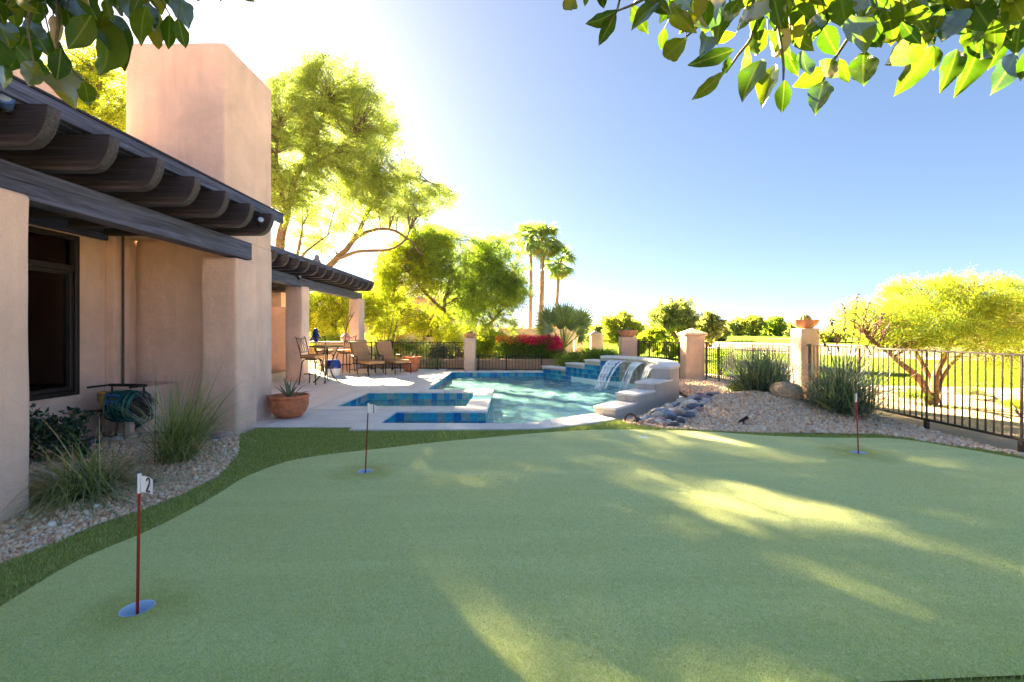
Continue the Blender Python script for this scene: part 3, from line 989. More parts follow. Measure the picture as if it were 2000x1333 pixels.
# joints on the outer faces: thin stone facing panels proud of the wall
FACE = m_stucco('travertine_face', (0.62, 0.56, 0.50))
for (s0, s1, zt) in starts:
    k = max(1, round((s1 - s0) / 0.42))
    for i in range(k):
        a = A0 + u1 * (s0 + (s1 - s0) * i / k + .003) + n1v * (TH + .002); b = A0 + u1 * (s0 + (s1 - s0) * (i + 1) / k - .003) + n1v * (TH + .002)
        slab('facing_panel', [tuple(a), tuple(b), tuple(b + n1v * .012), tuple(a + n1v * .012)], -0.04, zt - 0.05, FACE, fw, bevel=0.002)
    p0 = A0 + u1 * (s0 - .002)
    zb = {0.0: 0.0, 0.80: 0.183, 1.62: 0.338}[s0]
    for i in range(2):
        a = p0 + n1v * (TH * i / 2 + .003); b = p0 + n1v * (TH * (i + 1) / 2 - .003)
        slab('facing_panel', [tuple(a - u1 * .012), tuple(b - u1 * .012), tuple(b), tuple(a)], zb, zt - 0.05, FACE, fw, bevel=0.002)
a0 = offset_line(arc_s, TH + .002); a1 = offset_line(arc_s, TH + .014)
for i in range(0, 12):
    t = (a0[i + 1] - a0[i]).normalized() * 0.003
    slab('facing_panel', [tuple(a0[i] + t), tuple(a0[i + 1] - t), tuple(a1[i + 1] - t), tuple(a1[i] + t)], -0.04, WT - 0.004, FACE, fw, bevel=0.002)
a, b = arc_s[0], arc_out[0]
d = (b - a)
back = -(arc_s[1] - arc_s[0]).normalized()
for i in range(2):
    p, q = a + d * (i / 2 + .006), a + d * ((i + 1) / 2 - .006)
    slab('facing_panel', [tuple(p + back * .014), tuple(q + back * .014), tuple(q + back * .002), tuple(p + back * .002)], 0.49, WT - 0.004, FACE, fw, bevel=0.002)

# falling water
m, nt, out = new_mat('falling_water')
st = noise_tex(nt, coords(nt, (9, 9, 1.0), 'Generated'), 1.0, 4, 0.6)
tr = nt.nodes.new('ShaderNodeBsdfTransparent'); tr.inputs[0].default_value = (0.93, 0.97, 1, 1)
pr = nt.nodes.new('ShaderNodeBsdfPrincipled')
pr.inputs['Base Color'].default_value = (0.86, 0.93, 1.0, 1); pr.inputs['Roughness'].default_value = 0.12
pr.inputs['Subsurface Weight'].default_value = 0.0
mx = nt.nodes.new('ShaderNodeMixShader')
nt.links.new(ramp(nt, st, [(0.34, (0.25, 0.25, 0.25)), (0.52, (0.96, 0.96, 0.96))]), mx.inputs[0])
nt.links.new(tr.outputs[0], mx.inputs[1]); nt.links.new(pr.outputs[0], mx.inputs[2])
nt.links.new(mx.outputs[0], out.inputs[0])
FALL = m
m, nt, out = new_mat('foam')
fo = noise_tex(nt, coords(nt), 16, 5, 0.7)
tr = nt.nodes.new('ShaderNodeBsdfTransparent')
df = nt.nodes.new('ShaderNodeBsdfDiffuse'); df.inputs[0].default_value = (0.85, 0.9, 0.92, 1)
mx = nt.nodes.new('ShaderNodeMixShader')
nt.links.new(ramp(nt, fo, [(0.45, (0, 0, 0)), (0.58, (1, 1, 1))]), mx.inputs[0])
nt.links.new(tr.outputs[0], mx.inputs[1]); nt.links.new(df.outputs[0], mx.inputs[2])
nt.links.new(mx.outputs[0], out.inputs[0])
FOAM = m


def fall(i0, i1, throw, label, nst):
    a, b = arc_s[i0], arc_s[i1]
    t = (b - a).normalized(); inn = Vector((-t.y, t.x))
    mid = (a + b) / 2
    root = empty('water_sheet', (mid.x, mid.y, -0.17), label, 'waterfall', 'water sheets spilling from the curved pool wall')
    W = 0.58
    lip = MB()
    c0 = mid + inn * 0.012
    q = [c0 - t * (W / 2 + .02), c0 + t * (W / 2 + .02), c0 + t * (W / 2 + .02) + inn * 0.05, c0 - t * (W / 2 + .02) + inn * 0.05]
    lip.prism([tuple(p) for p in q], 0.615, 0.632).build('spout_lip', WHITE_PL, root)
    z0, z1 = 0.640, -0.175
    for s in range(nst):
        mb = MB()
        off = (s + 0.5) / nst - 0.5 + random.uniform(-.04, .04)
        wd = W / nst * random.uniform(0.75, 1.35)
        rows = []
        K = 12
        th = throw * random.uniform(0.9, 1.12)
        for k in range(K + 1):
            f = k / K
            z = z0 + (z1 - z0) * f ** 2 if k else z0
            z = z0 + (z1 - z0) * (0.12 * f + 0.88 * f * f)
            c = mid + inn * (0.03 + th * f) + t * off * W * (1 - 0.35 * f)
            ww = wd / 2 * (1 - 0.55 * f)
            thick = 0.014 * (1 - .3 * f)
            nrm = inn * thick
            rows.append([(*(c - t * ww), z), (*(c + nrm), z + thick * .6), (*(c + t * ww), z), (*(c - nrm), z - thick * .6)])
        vs = [p for r in rows for p in r]
        fs = [(i * 4 + k, i * 4 + (k + 1) % 4, (i + 1) * 4 + (k + 1) % 4, (i + 1) * 4 + k) for i in range(K) for k in range(4)]
        mb.add(vs, fs)
        mb.build('water_strand', FALL, root, smooth=True)
    c = mid + inn * (0.03 + throw)
    dsk = MB()
    ring = []
    for k in range(26):
        aa = 2 * pi * k / 26
        r = 1 + 0.25 * sin(3 * aa + i0) + random.uniform(-.12, .12)
        p = c + t * cos(aa) * 0.42 * r + inn * sin(aa) * 0.24 * r
        ring.append((p.x, p.y, -0.163))
    dsk.add(ring, [tuple(range(26))])
    dsk.build('foam', FOAM, root)
    drops = MB()
    for k in range(60):
        p = c + t * random.gauss(0, .18) + inn * random.gauss(0.05, .12)
        r = random.uniform(.004, .011)
        drops.ball((p.x, p.y, -0.16 + abs(random.gauss(0, .05))), r, 5, 3)
    tag(drops.build('splash_drops', WHITE_PL, root), kind='stuff')
nA = len(arc_s)
fall(nA - 5, nA - 3, 0.85, 'leftmost water sheet arching off the far end of the curved pool wall', 4)
fall(nA - 9, nA - 7, 0.48, 'middle thin water sheet running down the beige tiled pool wall', 5)
fall(nA - 13, nA - 11, 0.34, 'water sheet spilling nearest the big stone steps', 5)

# ------------------------------------------------------------------ house
PIPE_PAINT = m_plain('painted_pipe', (0.10, 0.07, 0.055), 0.8)
house = empty('house', (-6.5, 4, 0), 'pinkish tan stucco house with tall square chimney and dark framed window', 'house')
WX = -5.85
w0, w1, wz0, wz1 = 4.55, 6.216, 0.655, 2.78
wall = MB()
wall.box(WX - .2, WX, 0.5, w0, -0.04, 4.25).box(WX - .2, WX, w1, 7.2, -0.04, 4.25)
wall.box(WX - .2, WX, w0 + .0, w1, -0.04, wz0).box(WX - .2, WX, w0, w1, wz1, 4.25)
wall.build('wall', STUCCO, house)
MB().box(-12, WX - .2, 0.5, 0.7, -.04, 4.25).box(-12, -11.8, 0.7, 18.3, -.04, 4.25).build('rear_wall', STUCCO, house)
MB().box(-11.8, WX - .201, 0.7, 6.82, 4.0, 4.14).box(-11.8, -9.4, 6.83, 18.3, 3.3, 3.4).build('roof', TERRA_PALE, house)
MB().box(WX - .24, WX + .02, 0.45, 6.0, 4.252, 4.80).build('parapet', STUCCO, house, bevel=0.05, seg=3, cuts=3, wobble=0.01)
MB().box(-5.69, -4.215, 6.77, 8.09, 2.90, 5.75).build('chimney', STUCCO, house, bevel=0.035, seg=3, cuts=4, wobble=0.008, smooth=True)
MB().box(-5.849, -5.686, 6.772, 8.085, 2.952, 4.15).box(-5.849, -5.686, 6.905, 8.085, 2.912, 2.951).build('chimney_gap_fill', STUCCO, house)  # hidden filler added to stop sun leaking between chimney and wall
MB().box(-5.84, -4.215, 7.15, 8.09, -0.04, 2.91).build('chimney_base', STUCCO, house, bevel=0.02, seg=2, cuts=4, wobble=0.008, smooth=True)
MB().lathe([(0.19, 0.0), (0.19, 0.03), (0.15, 0.055), (0.05, 0.07)], (-4.72, 7.1, 5.745), 16).build('chimney_cap', STUCCO, house, smooth=True)
MB().box(-5.848, -5.715, 6.62, 6.90, -0.04, 2.95).build('corner_chase', STUCCO, house, bevel=0.012)
MB().tube([(-5.685, 6.735, 0.0), (-5.685, 6.735, 2.9)], 0.016, 8).build('drain_pipe', PIPE_PAINT, house, smooth=True)
MB().box(-5.66, -5.16, 6.5, 7.148, -0.04, 0.72).build('masonry_block', STUCCO, house, bevel=0.02)
MB().box(-5.1, -4.75, 7.132, 7.152, 0.60, 0.84).build('access_panel', STUCCO, house, bevel=0.006)
# window: frame, transom, sash, glass, and the dim room behind it
win = empty('window', (0, 0, 0)); win.parent = house; win.location = Vector((WX, 5.4, 0)) - house.location
fr_ = MB()
x0, x1 = WX - .09, WX + .025
fr_.box(x0, x1, w0, w0 + .06, wz0, wz1).box(x0, x1, w1 - .06, w1, wz0, wz1).box(x0, x1, w0 + .06, w1 - .06, wz0, wz0 + .06).box(x0, x1, w0 + .06, w1 - .06, wz1 - .06, wz1)
fr_.box(x0, x1 - .01, w0 + .06, w1 - .06, 2.30, 2.38)
fr_.build('frame', BRONZE, win, bevel=0.006, seg=1)
sa = MB()
a, b, c0, c1 = w0 + .065, w1 - .065, wz0 + .065, 2.295
sa.box(x0 + .02, x1 - .025, a, a + .045, c0, c1).box(x0 + .02, x1 - .025, b - .045, b, c0, c1).box(x0 + .02, x1 - .025, a + .045, b - .045, c0, c0 + .045).box(x0 + .02, x1 - .025, a + .045, b - .045, c1 - .045, c1)
sa.build('sash', BRONZE, win, bevel=0.004, seg=1)
m, nt, out = new_mat('window_glass')
tr = nt.nodes.new('ShaderNodeBsdfTransparent'); tr.inputs[0].default_value = (0.78, 0.74, 0.70, 1)
gl = nt.nodes.new('ShaderNodeBsdfGlossy'); gl.inputs['Roughness'].default_value = 0.03
fr = nt.nodes.new('ShaderNodeFresnel'); fr.inputs[0].default_value = 1.5
mx = nt.nodes.new('ShaderNodeMixShader')
nt.links.new(math_n(nt, 'MULTIPLY', fr.outputs[0], 1.2), mx.inputs[0]); nt.links.new(tr.outputs[0], mx.inputs[1]); nt.links.new(gl.outputs[0], mx.inputs[2])
nt.links.new(mx.outputs[0], out.inputs[0])
GLASS = m
MB().box(WX - .055, WX - .049, w0 + .05, w1 - .05, wz0 + .05, 2.33).build('pane', GLASS, win)
MB().box(WX - .055, WX - .049, w0 + .05, w1 - .05, 2.34, wz1 - .05).build('pane', GLASS, win)
room = MB()
room.box(-8.6, WX - .21, 3.4, 3.5, -.02, 3.0).box(-8.6, WX - .21, 6.7, 6.8, -.02, 3.0).box(-8.7, -8.6, 3.4, 6.8, -.02, 3.0).box(-8.6, WX - .21, 3.5, 6.7, -.04, 0.0).box(-8.6, WX - .21, 3.5, 6.7, 2.95, 3.0)
room.build('room', DARK_ROOM, house)
MB().box(-7.6, -6.7, 5.7, 6.69, 0.0, 0.95).box(-8.55, -8.0, 3.6, 6.6, 0, 0.92).build('counter', m_plain('cabinet', (0.16, 0.09, 0.06), 0.5), house)
MB().box(-7.64, -6.66, 5.66, 6.69, 0.952, 1.0).build('counter_top', WHITE_PL, house)
MB().box(-6.62, -6.60, 5.55, 5.58, 0.0, 2.9).build('door_edge', CREAM, house)
# rear wing with glazed doors and the wall beside the far patio
MB().box(-9.42, -9.4, 8.1, 10.0, -.04, 3.3).box(-9.5, -9.4, 16.0, 18.3, -.04, 3.3).box(-9.5, -9.4, 10.0, 16.0, 2.5, 3.3).box(-11.8, -8.82, 18.0, 18.3, -.04, 3.3).box(-9.399, -8.82, 17.6, 17.999, 2.45, 3.0).build('rear_wing_wall', STUCCO, house)
for k in range(4):
    y0 = 10.0 + 1.5 * k
    d = MB()
    d.box(-9.48, -9.41, y0 + .01, y0 + .09, 0.02, 2.49).box(-9.48, -9.41, y0 + 1.41, y0 + 1.49, 0.02, 2.49).box(-9.48, -9.41, y0 + .09, y0 + 1.41, 0.02, 0.12).box(-9.48, -9.41, y0 + .09, y0 + 1.41, 2.4, 2.49)
    do = d.build('patio_door', BRONZE, house)
    MB().box(-9.452, -9.444, y0 + .085, y0 + 1.415, .115, 2.405).build('pane', GLASS, do)


def rounded_pillar(root, x0, x1, y0, y1, z1, name='pillar', mat=None):
    return MB().box(x0, x1, y0, y1, -0.03, z1).build(name, mat or STUCCO, root, bevel=0.045, seg=3, cuts=4, wobble=0.016, wfreq=1.6, smooth=True)


def rafter_profile(tip, wall, z0, h, c=0.22):
    pr = [(wall, z0), (tip - c, z0)]
    for k in range(1, 9):
        t = pi / 2 * k / 8
        pr.append((tip - c + c * sin(t) ** 0.9, z0 + h * (1 - cos(t))))
    pr[-1] = (tip, z0 + h - 0.012)
    pr.append((tip - 0.006, z0 + h))
    pr.append((wall, z0 + h))
    return pr

# ------------------------------------------------------------------ near pergola
pg = empty('pergola', (-4.6, 3.5, 0), 'near pergola of dark timber with curved rafter ends on two tan stucco pillars', 'pergola')
rounded_pillar(pg, -4.52, -3.985, 6.68, 7.215, 2.575)
rounded_pillar(pg, -4.52, -3.985, 3.28, 3.825, 2.63)
MB().box(-4.24, -4.02, 0.55, 7.13, 2.60, 2.865).build('beam', WOOD_Y, pg, bevel=0.012)
MB().box(WX + .002, WX + .07, 0.55, 6.60, 2.80, 3.17).build('ledger', WOOD_Y, pg, bevel=0.006)
prof = rafter_profile(-3.40, WX + .075, 2.868, 0.305)
ox = pg.location
base = [(p[0] - ox.x, p[1]) for p in prof]
raf = [MB().extrude_y(base, -0.05, 0.05).mesh('rafter', WOOD_X, bevel=0.005, seg=1) for _ in range(1)]
ys = [6.56 - 0.522 * k for k in range(12)]
for y in ys:
    o = link('rafter', raf[0], pg, (0, y - ox.y, random.uniform(-.004, .004)))
    if y > 6.45:                                     # the last rafter stops at the chimney face
        o.data = MB().extrude_y([(max(p[0], -5.84) - ox.x, p[1]) for p in prof], -0.05, 0.05).mesh('rafter', WOOD_X, bevel=0.005, seg=1)
MB().box(-3.60, -3.555, 0.55, 7.17, 3.176, 3.305).build('fascia', WOOD_Y, pg, bevel=0.006)
MB().box(-3.62, -3.545, 0.54, 7.18, 3.307, 3.325).build('drip_edge', BRONZE, pg)
pm = MB().box(-0.045, 0.045, 0.55 - ox.y, 6.76 - ox.y, 3.177, 3.217).mesh('purlin', WOOD_Y, bevel=0.004, seg=1)
for k in range(16):
    link('purlin', pm, pg, (-3.70 - 0.135 * k - ox.x, 0, 0))
MB().box(WX + .02, -3.63, 0.55, 6.76, 3.222, 3.245).build('roof_board', WOOD_Y, pg)


def flood(root_name, loc, rz, label, mat, pitch=-0.5):
    r = empty(root_name, loc, label, 'floodlight', None, rz)
    MB().lathe([(0.03, 0), (0.03, .015), (0.012, .02), (0.012, .06)], (0, 0, 0), 10).build('bracket', IRON, r, local=True, smooth=True)
    o = MB().lathe([(0.018, -.05), (0.030, -.045), (0.036, 0.0), (0.05, .045), (0.052, .075), (0.045, .078)], (0, 0, 0), 14).build('housing', mat, r, local=True, smooth=True)
    o.location = (0, 0, 0.055); o.rotation_euler = (pi / 2 - pitch + pi * 0, 0, 0)
    l = MB().lathe([(0.043, .0), (0.03, .010), (0.005, .014)], (0, 0, .072), 14).build('lens', LENS, o, local=True, smooth=True)
    return r
p = P(20, 222, 3.35)
flood('floodlight', (p.x - .02, p.y - .005, p.z), 0.7, 'blue lens floodlight on the side of the nearest pergola rafter', BLUEV, 0.4)
p = P(506, 440, 6.47)
flood('floodlight', (p.x, 6.50, p.z), 0.6, 'small round floodlight on the last rafter of the near pergola', BRONZE, 0.2)

# ------------------------------------------------------------------ far pergola
pf = empty('pergola', (-6.4, 15, 0), 'far pergola with many curved dark rafter ends over the bar', 'pergola')
rounded_pillar(pf, -6.65, -6.15, 13.5, 14.0, 2.84)
rounded_pillar(pf, -6.55, -6.15, 18.5, 19.25, 2.84)
MB().box(-6.42, -6.16, 8.3, 13.15, 2.82, 3.10).build('beam', WOOD_Y, pf, bevel=0.012)
MB().box(-6.42, -6.18, 13.16, 19.0, 2.80, 3.08).build('beam', WOOD_Y, pf, bevel=0.012)
ox = pf.location
prof = rafter_profile(-5.50, -9.39, 3.10, 0.29)
rm = MB().extrude_y([(p[0] - ox.x, p[1]) for p in prof], -0.055, 0.055).mesh('rafter', WOOD_X, bevel=0.005, seg=1)
for k in range(18):
    y = 18.25 - 0.575 * k
    link('rafter', rm, pf, (0, y - ox.y, random.uniform(-.004, .004)))
MB().box(-5.70, -5.65, 8.2, 18.9, 3.392, 3.53).build('fascia', WOOD_Y, pf, bevel=0.006)
MB().box(-9.39, -5.705, 8.2, 18.85, 3.394, 3.42).build('roof_board', WOOD_Y, pf)
flood('floodlight', (-6.10, 13.18, 2.98), 0.9, 'black floodlight on the far pergola beam above its pillar', IRON, 0.4)
flood('floodlight', (-6.42, 18.45, 2.05), 0.2, 'dark lamp on the last pillar of the far pergola', IRON, 0.3)

# grey bird on the far roof
bird = empty('bird', (-6.3, 14.2, 3.53), 'grey dove standing upright on the far pergola roof', 'bird')
p = P(617, 505, 14.4); bird.location = (p.x, 14.4, 3.425)
b = MB()
prof_ = [(0.02, 0.0), (0.05, 0.03), (0.075, 0.10), (0.08, 0.16), (0.06, 0.22), (0.038, 0.26), (0.042, 0.29), (0.036, 0.325), (0.012, 0.345)]
b.lathe([(r * 1.7, z * 1.25 + 0.04) for r, z in prof_], (0, 0, 0), 12)
b.build('body', GREY_FEATHER, bird, local=True, smooth=True).rotation_euler = (0.15, 0.15, 0)
MB().tube([(0.04, 0, .37), (0.09, 0, .36)], [.014, .003], 6).build('beak', DARK_PRINT, bird, local=True)
MB().tube([(-.04, 0, .12), (-.12, 0, .0)], [.04, .02], 6).build('tail', GREY_FEATHER, bird, local=True)
MB().tube([(0.02, .03, .06), (0.02, .03, 0)], .01, 5).tube([(0.02, -.03, .06), (0.02, -.03, 0)], .01, 5).build('leg', DARK_PRINT, bird, local=True)

# ------------------------------------------------------------------ bar counter and what stands on it
bar = empty('bar_counter', (-6.7, 17.7, 0), 'outdoor bar with tan stucco front and pale stone top', 'bar')
MB().box(-7.4, -5.98, 17.5, 18.1, 0.0, 1.06).build('base', STUCCO, bar, bevel=0.03, seg=3)
MB().box(-7.7, -5.86, 17.25, 18.25, 1.062, 1.12).build('counter_top', m_plain('pale_stone', (0.50, 0.42, 0.33), 0.4), bar, bevel=0.015)
vs = empty('vase', (-6.35, 17.6, 1.122), 'pinkish round vase with tall stems on the bar top', 'vase')
MB().lathe([(0.10, 0), (0.17, .05), (0.185, .14), (0.16, .22), (0.08, .27), (0.06, .31), (0.075, .36)], (0, 0, 0), 16).build('body', PINK_GLAZE, vs, local=True, smooth=True)
sb = MB()
for k in range(9):
    a = random.uniform(0, 6.28); r = random.uniform(.1, .4)
    sb.tube([(0, 0, .33), (cos(a) * r * .3, sin(a) * r * .3, .7), (cos(a) * r, sin(a) * r, random.uniform(.95, 1.35))], [.012, .01, .004], 5)
sb.build('stems', BARK, vs, local=True)
ft = empty('ceramic_figure', (-7.43, 17.45, 1.122), 'dark blue mottled ceramic bird figure at left end of bar', 'figurine')
MB().ball((0, 0, .17), (.16, .13, .19), 12, 8).ball((.0, 0, .40), (.09, .08, .11), 10, 6).tube([(0, 0, .2), (-.02, 0, .33), (0, 0, .42)], [.14, .11, .08], 10).build('body', BLUE_GLAZE, ft, local=True, smooth=True)
MB().tube([(.06, 0, .40), (.14, 0, .37)], [.03, .006], 6).build('beak', IRON, ft, local=True)
MB().tube([(-.06, 0, .16), (-.20, 0, .04)], [.09, .04], 8).build('tail', BLUE_GLAZE, ft, local=True, smooth=True)
pt = empty('ceramic_drum', (-5.95, 15.3, 0.02), 'blue and white glazed garden stool behind the glass table', 'garden stool')
MB().lathe([(0.19, 0), (0.23, .08), (0.25, .2), (0.255, .26)], (0, 0, 0), 18).build('base', WHITE_GLAZE, pt, local=True, smooth=True)
MB().lathe([(0.257, .262), (0.26, .32), (0.245, .44), (0.19, .54), (0.05, .56)], (0, 0, 0), 18).build('top', BLUE_GLAZE, pt, local=True, smooth=True)

# ------------------------------------------------------------------ bistro table and bar stools
tb = empty('bistro_table', (-5.42, 13.45, 0.02), 'tall round glass topped bistro table with four curved black legs', 'table')
MB().lathe([(0.46, 1.03), (0.475, 1.035), (0.475, 1.055), (0.46, 1.06)], (0, 0, 0), 28).build('rim', IRON, tb, local=True, smooth=True)
m, nt, out = new_mat('table_glass'); pbsdf(nt, out, (0.25, 0.30, 0.30), 0.05, spec=0.8); TGL = m
MB().lathe([(0.455, 1.058), (0.455, 1.07)], (0, 0, 0), 28).build('glass_top', TGL, tb, local=True)
for k in range(4):
    a = k * pi / 2 + .25
    pr = spline([(0.34, 1.03), (0.22, .80), (0.13, .5), (0.14, .28), (0.24, .10), (0.36, 0.0)], 3)
    MB().tube([(cos(a) * q[0], sin(a) * q[0], q[1]) for q in [(v[0], v[1]) for v in [Vector((*p_, 0)) if len(p_) == 2 else p_ for p_ in pr]]], 0.019, 6).build('leg', IRON, tb, local=True, smooth=True)
MB().tube([(0.13 * cos(t_ * pi / 8), 0.13 * sin(t_ * pi / 8), .45) for t_ in range(17)], .011, 6, cap=False).build('leg_ring', IRON, tb, local=True, smooth=True)


def stool(loc, rz, label):
    r = empty('bar_stool', loc, label, 'bar stool', 'bar stools on the patio', rz)
    MB().box(-.235, .235, -.235, .235, .73, .83).build('seat', CUSHION, r, local=True, bevel=0.045, seg=3, smooth=True)
    MB().lathe([(.19, .69), (.20, .70), (.20, .72), (.19, .728)], (0, 0, 0), 16).build('seat_frame', IRON, r, local=True)
    for sx in (-1, 1):
        for sy in (-1, 1):
            MB().tube([(sx * .15, sy * .15, .70), (sx * .19, sy * .19, .63), (sx * .25, sy * .25, 0)], [.016, .017, .015], 6).build('leg', IRON, r, local=True, smooth=True)
    MB().tube([(.225 * cos(k * pi / 10), .225 * sin(k * pi / 10), .29) for k in range(21)], .011, 6, cap=False).build('foot_ring', IRON, r, local=True, smooth=True)
    bk = MB()
    for sy in (-1, 1):
        bk.tube([(-.22, sy * .19, .72), (-.26, sy * .20, .95), (-.36, sy * .21, 1.31), (-.40, sy * .22, 1.335)], .014, 6)
    bk.tube([(-.36, -.21, 1.28), (-.37, -.1, 1.30), (-.375, 0, 1.26), (-.37, .1, 1.30), (-.36, .21, 1.28)], .011, 6)
    bk.tube([(-.25, -.2, .90), (-.25, .2, .90)], .010, 6)
    for sy in (-.12, -.04, .04, .12):
        bk.tube([(-.25, sy, .90), (-.30, sy * 1.3, 1.05), (-.33, sy * .6, 1.17), (-.37, sy, 1.28)], .007, 5)
    bk.build('backrest', IRON, r, local=True, smooth=True)
stool((-5.62, 12.98, 0.02), -0.15, 'bar stool with tan cushion and scrolled iron back beside the near pillar')
stool((-6.02, 16.6, 0.02), 2.5, 'bar stool standing at the bar behind the glass table')
stool((-6.65, 16.4, 0.02), 1.4, 'bar stool half hidden between the pillar and the bar')

# ------------------------------------------------------------------ chaise lounges
def chaise(loc, rz, label):
    r = empty('chaise_lounge', loc, label, 'chaise lounge', 'cushioned chaise lounges by the pool', rz)
    MB().box(-.02, 1.10, -.30, .30, .37, .49).build('seat_cushion', CUSHION, r, local=True, bevel=0.05, seg=3, smooth=True)
    o = MB().box(-.055, .065, -.30, .30, 0, .74).build('back_cushion', CUSHION, r, local=True, bevel=0.05, seg=3, smooth=True)
    o.location = (-.03, 0, .44); o.rotation_euler = (0, radians(-24), 0)
    for z_ in (.28, .50):
        for y_ in (-.14, .14):
            MB().ball((.066, y_, z_), (.008, .018, .018), 8, 4).build('button', m_b, o, local=True)
    f = MB()
    for sy in (-1, 1):
        f.tube([(-.12, sy * .31, .36), (1.12, sy * .31, .36)], .017, 6)
        f.tube([(-.02, sy * .31, .40), (-.36, sy * .31, 1.16)], .016, 6)
    f.tube([(1.12, -.31, .36), (1.12, .31, .36)], .017, 6).tube([(-.12, -.31, .36), (-.12, .31, .36)], .017, 6).tube([(-.36, -.31, 1.16), (-.36, .31, 1.16)], .014, 6)
    f.build('frame', IRON, r, local=True, smooth=True)
    for sy in (-1, 1):
        MB().tube([(-.30, sy * .34, 0), (-.27, sy * .34, .36), (-.25, sy * .35, .62)], .017, 6).build('leg', IRON, r, local=True, smooth=True)
        MB().tube([(.34, sy * .34, 0), (.30, sy * .34, .2), (.28, sy * .34, .36), (.30, sy * .35, .52)], .017, 6).build('leg', IRON, r, local=True, smooth=True)
        MB().tube([(1.10, sy * .31, 0), (1.08, sy * .31, .36)], .018, 6).build('leg', IRON, r, local=True, smooth=True)
        MB().tube(spline([(-.30, sy * .35, .66, ), (-.15, sy * .36, .645), (.10, sy * .36, .63), (.30, sy * .36, .62), (.36, sy * .36, .55), (.32, sy * .36, .49), (.25, sy * .36, .50)], 3), .018, 6).build('armrest', IRON, r, local=True, smooth=True)
        MB().tube(spline([(-.28, sy * .34, .13), (0.0, sy * .34, .16), (.32, sy * .34, .13)], 3), .010, 5).build('stretcher', IRON, r, local=True, smooth=True)
m_b = m_plain('cushion_button', (0.20, 0.11, 0.06), 0.8)
ang = atan2(-0.72, 0.69)
fx = Vector((0.69, -0.72)); sx_ = Vector((0.72, 0.69))
def chaise_at(front_near, label):
    p = Vector(front_near) - fx * 1.08 + sx_ * 0.31
    chaise((p.x, p.y, 0.02), ang, label)
chaise_at((-4.78, 15.34), 'tan tufted chaise lounge nearest the bar, in front of the other')
chaise_at((-4.03, 15.85), 'tan tufted chaise lounge beside the terracotta agave pot by the fence')

# ------------------------------------------------------------------ pots
def agave(root, c, n, L, w, spread, mat=None):
    for k in range(n):
        a = 2 * pi * k * 0.382 + random.uniform(-.2, .2)
        f = k / n
        el = radians(80 - spread * f + random.uniform(-8, 8))
        ln = L * random.uniform(.8, 1.1)
        mb = MB()
        K = 7
        rows = []
        d = Vector((cos(a) * cos(el), sin(a) * cos(el), sin(el)))
        side = Vector((-sin(a), cos(a), 0))
        up = side.cross(d) * -1
        for i in range(K + 1):
            t = i / K
            ww = w * (0.75 + 0.5 * t) * (1 - t ** 2.2) + 0.001
            ctr = Vector(c) + d * ln * t + Vector((0, 0, -0.10 * ln * t * t * (spread / 60)))
            cup = up * ww * 0.35
            th = up * (-0.22 * ww)
            rows.append([ctr - side * ww + cup, ctr + th * .3, ctr + side * ww + cup, ctr + th])
        vs = [p for r_ in rows for p in r_]
        fs = [(i * 4 + q, i * 4 + (q + 1) % 4, (i + 1) * 4 + (q + 1) % 4, (i + 1) * 4 + q) for i in range(K) for q in range(4)]
        mb.add(vs, fs)
        mb.build('leaf', mat or AGAVE, root, local=True, smooth=True)


POTP = [(0.16, 0), (0.19, .01), (0.265, .09), (0.305, .19), (0.31, .27), (0.30, .31), (0.315, .325), (0.325, .35), (0.315, .375), (0.285, .375), (0.27, .345), (0.26, .33)]
def pot(name, loc, s, label, cat='planter', mat=None, soil=True, prof=None):
    r = empty(name, loc, label, cat)
    MB().lathe([(a * s, b * s) for a, b in (prof or POTP)], (0, 0, 0), 32).build('pot', mat or TERRA, r, local=True, smooth=True)
    MB().lathe([(0.265 * s, 0.30 * s), (0.2 * s, 0.315 * s), (0.01, 0.32 * s)], (0, 0, 0), 20).build('soil', GRAVEL_BASE, r, local=True)
    return r
q = pot('planter', (-3.86, 7.98, 0.022), 1.02, 'wide terracotta bowl with small striped agave beside the chimney')
agave(q, (0, 0, .30), 13, 0.44, 0.030, 62)
q = pot('planter', (-3.72, 17.0, 0.022), 1.0, 'tall terracotta pot with grey agave behind the chaise lounges', prof=[(0.2, 0), (0.24, .02), (0.29, .2), (0.34, .42), (0.36, .5), (0.38, .52), (0.38, .56), (0.34, .56), (0.3, .5)])
for ch in q.children:
    if ch.name.startswith('soil'): ch.location.z += .2
agave(q, (0, 0, .48), 14, 0.38, 0.035, 70)

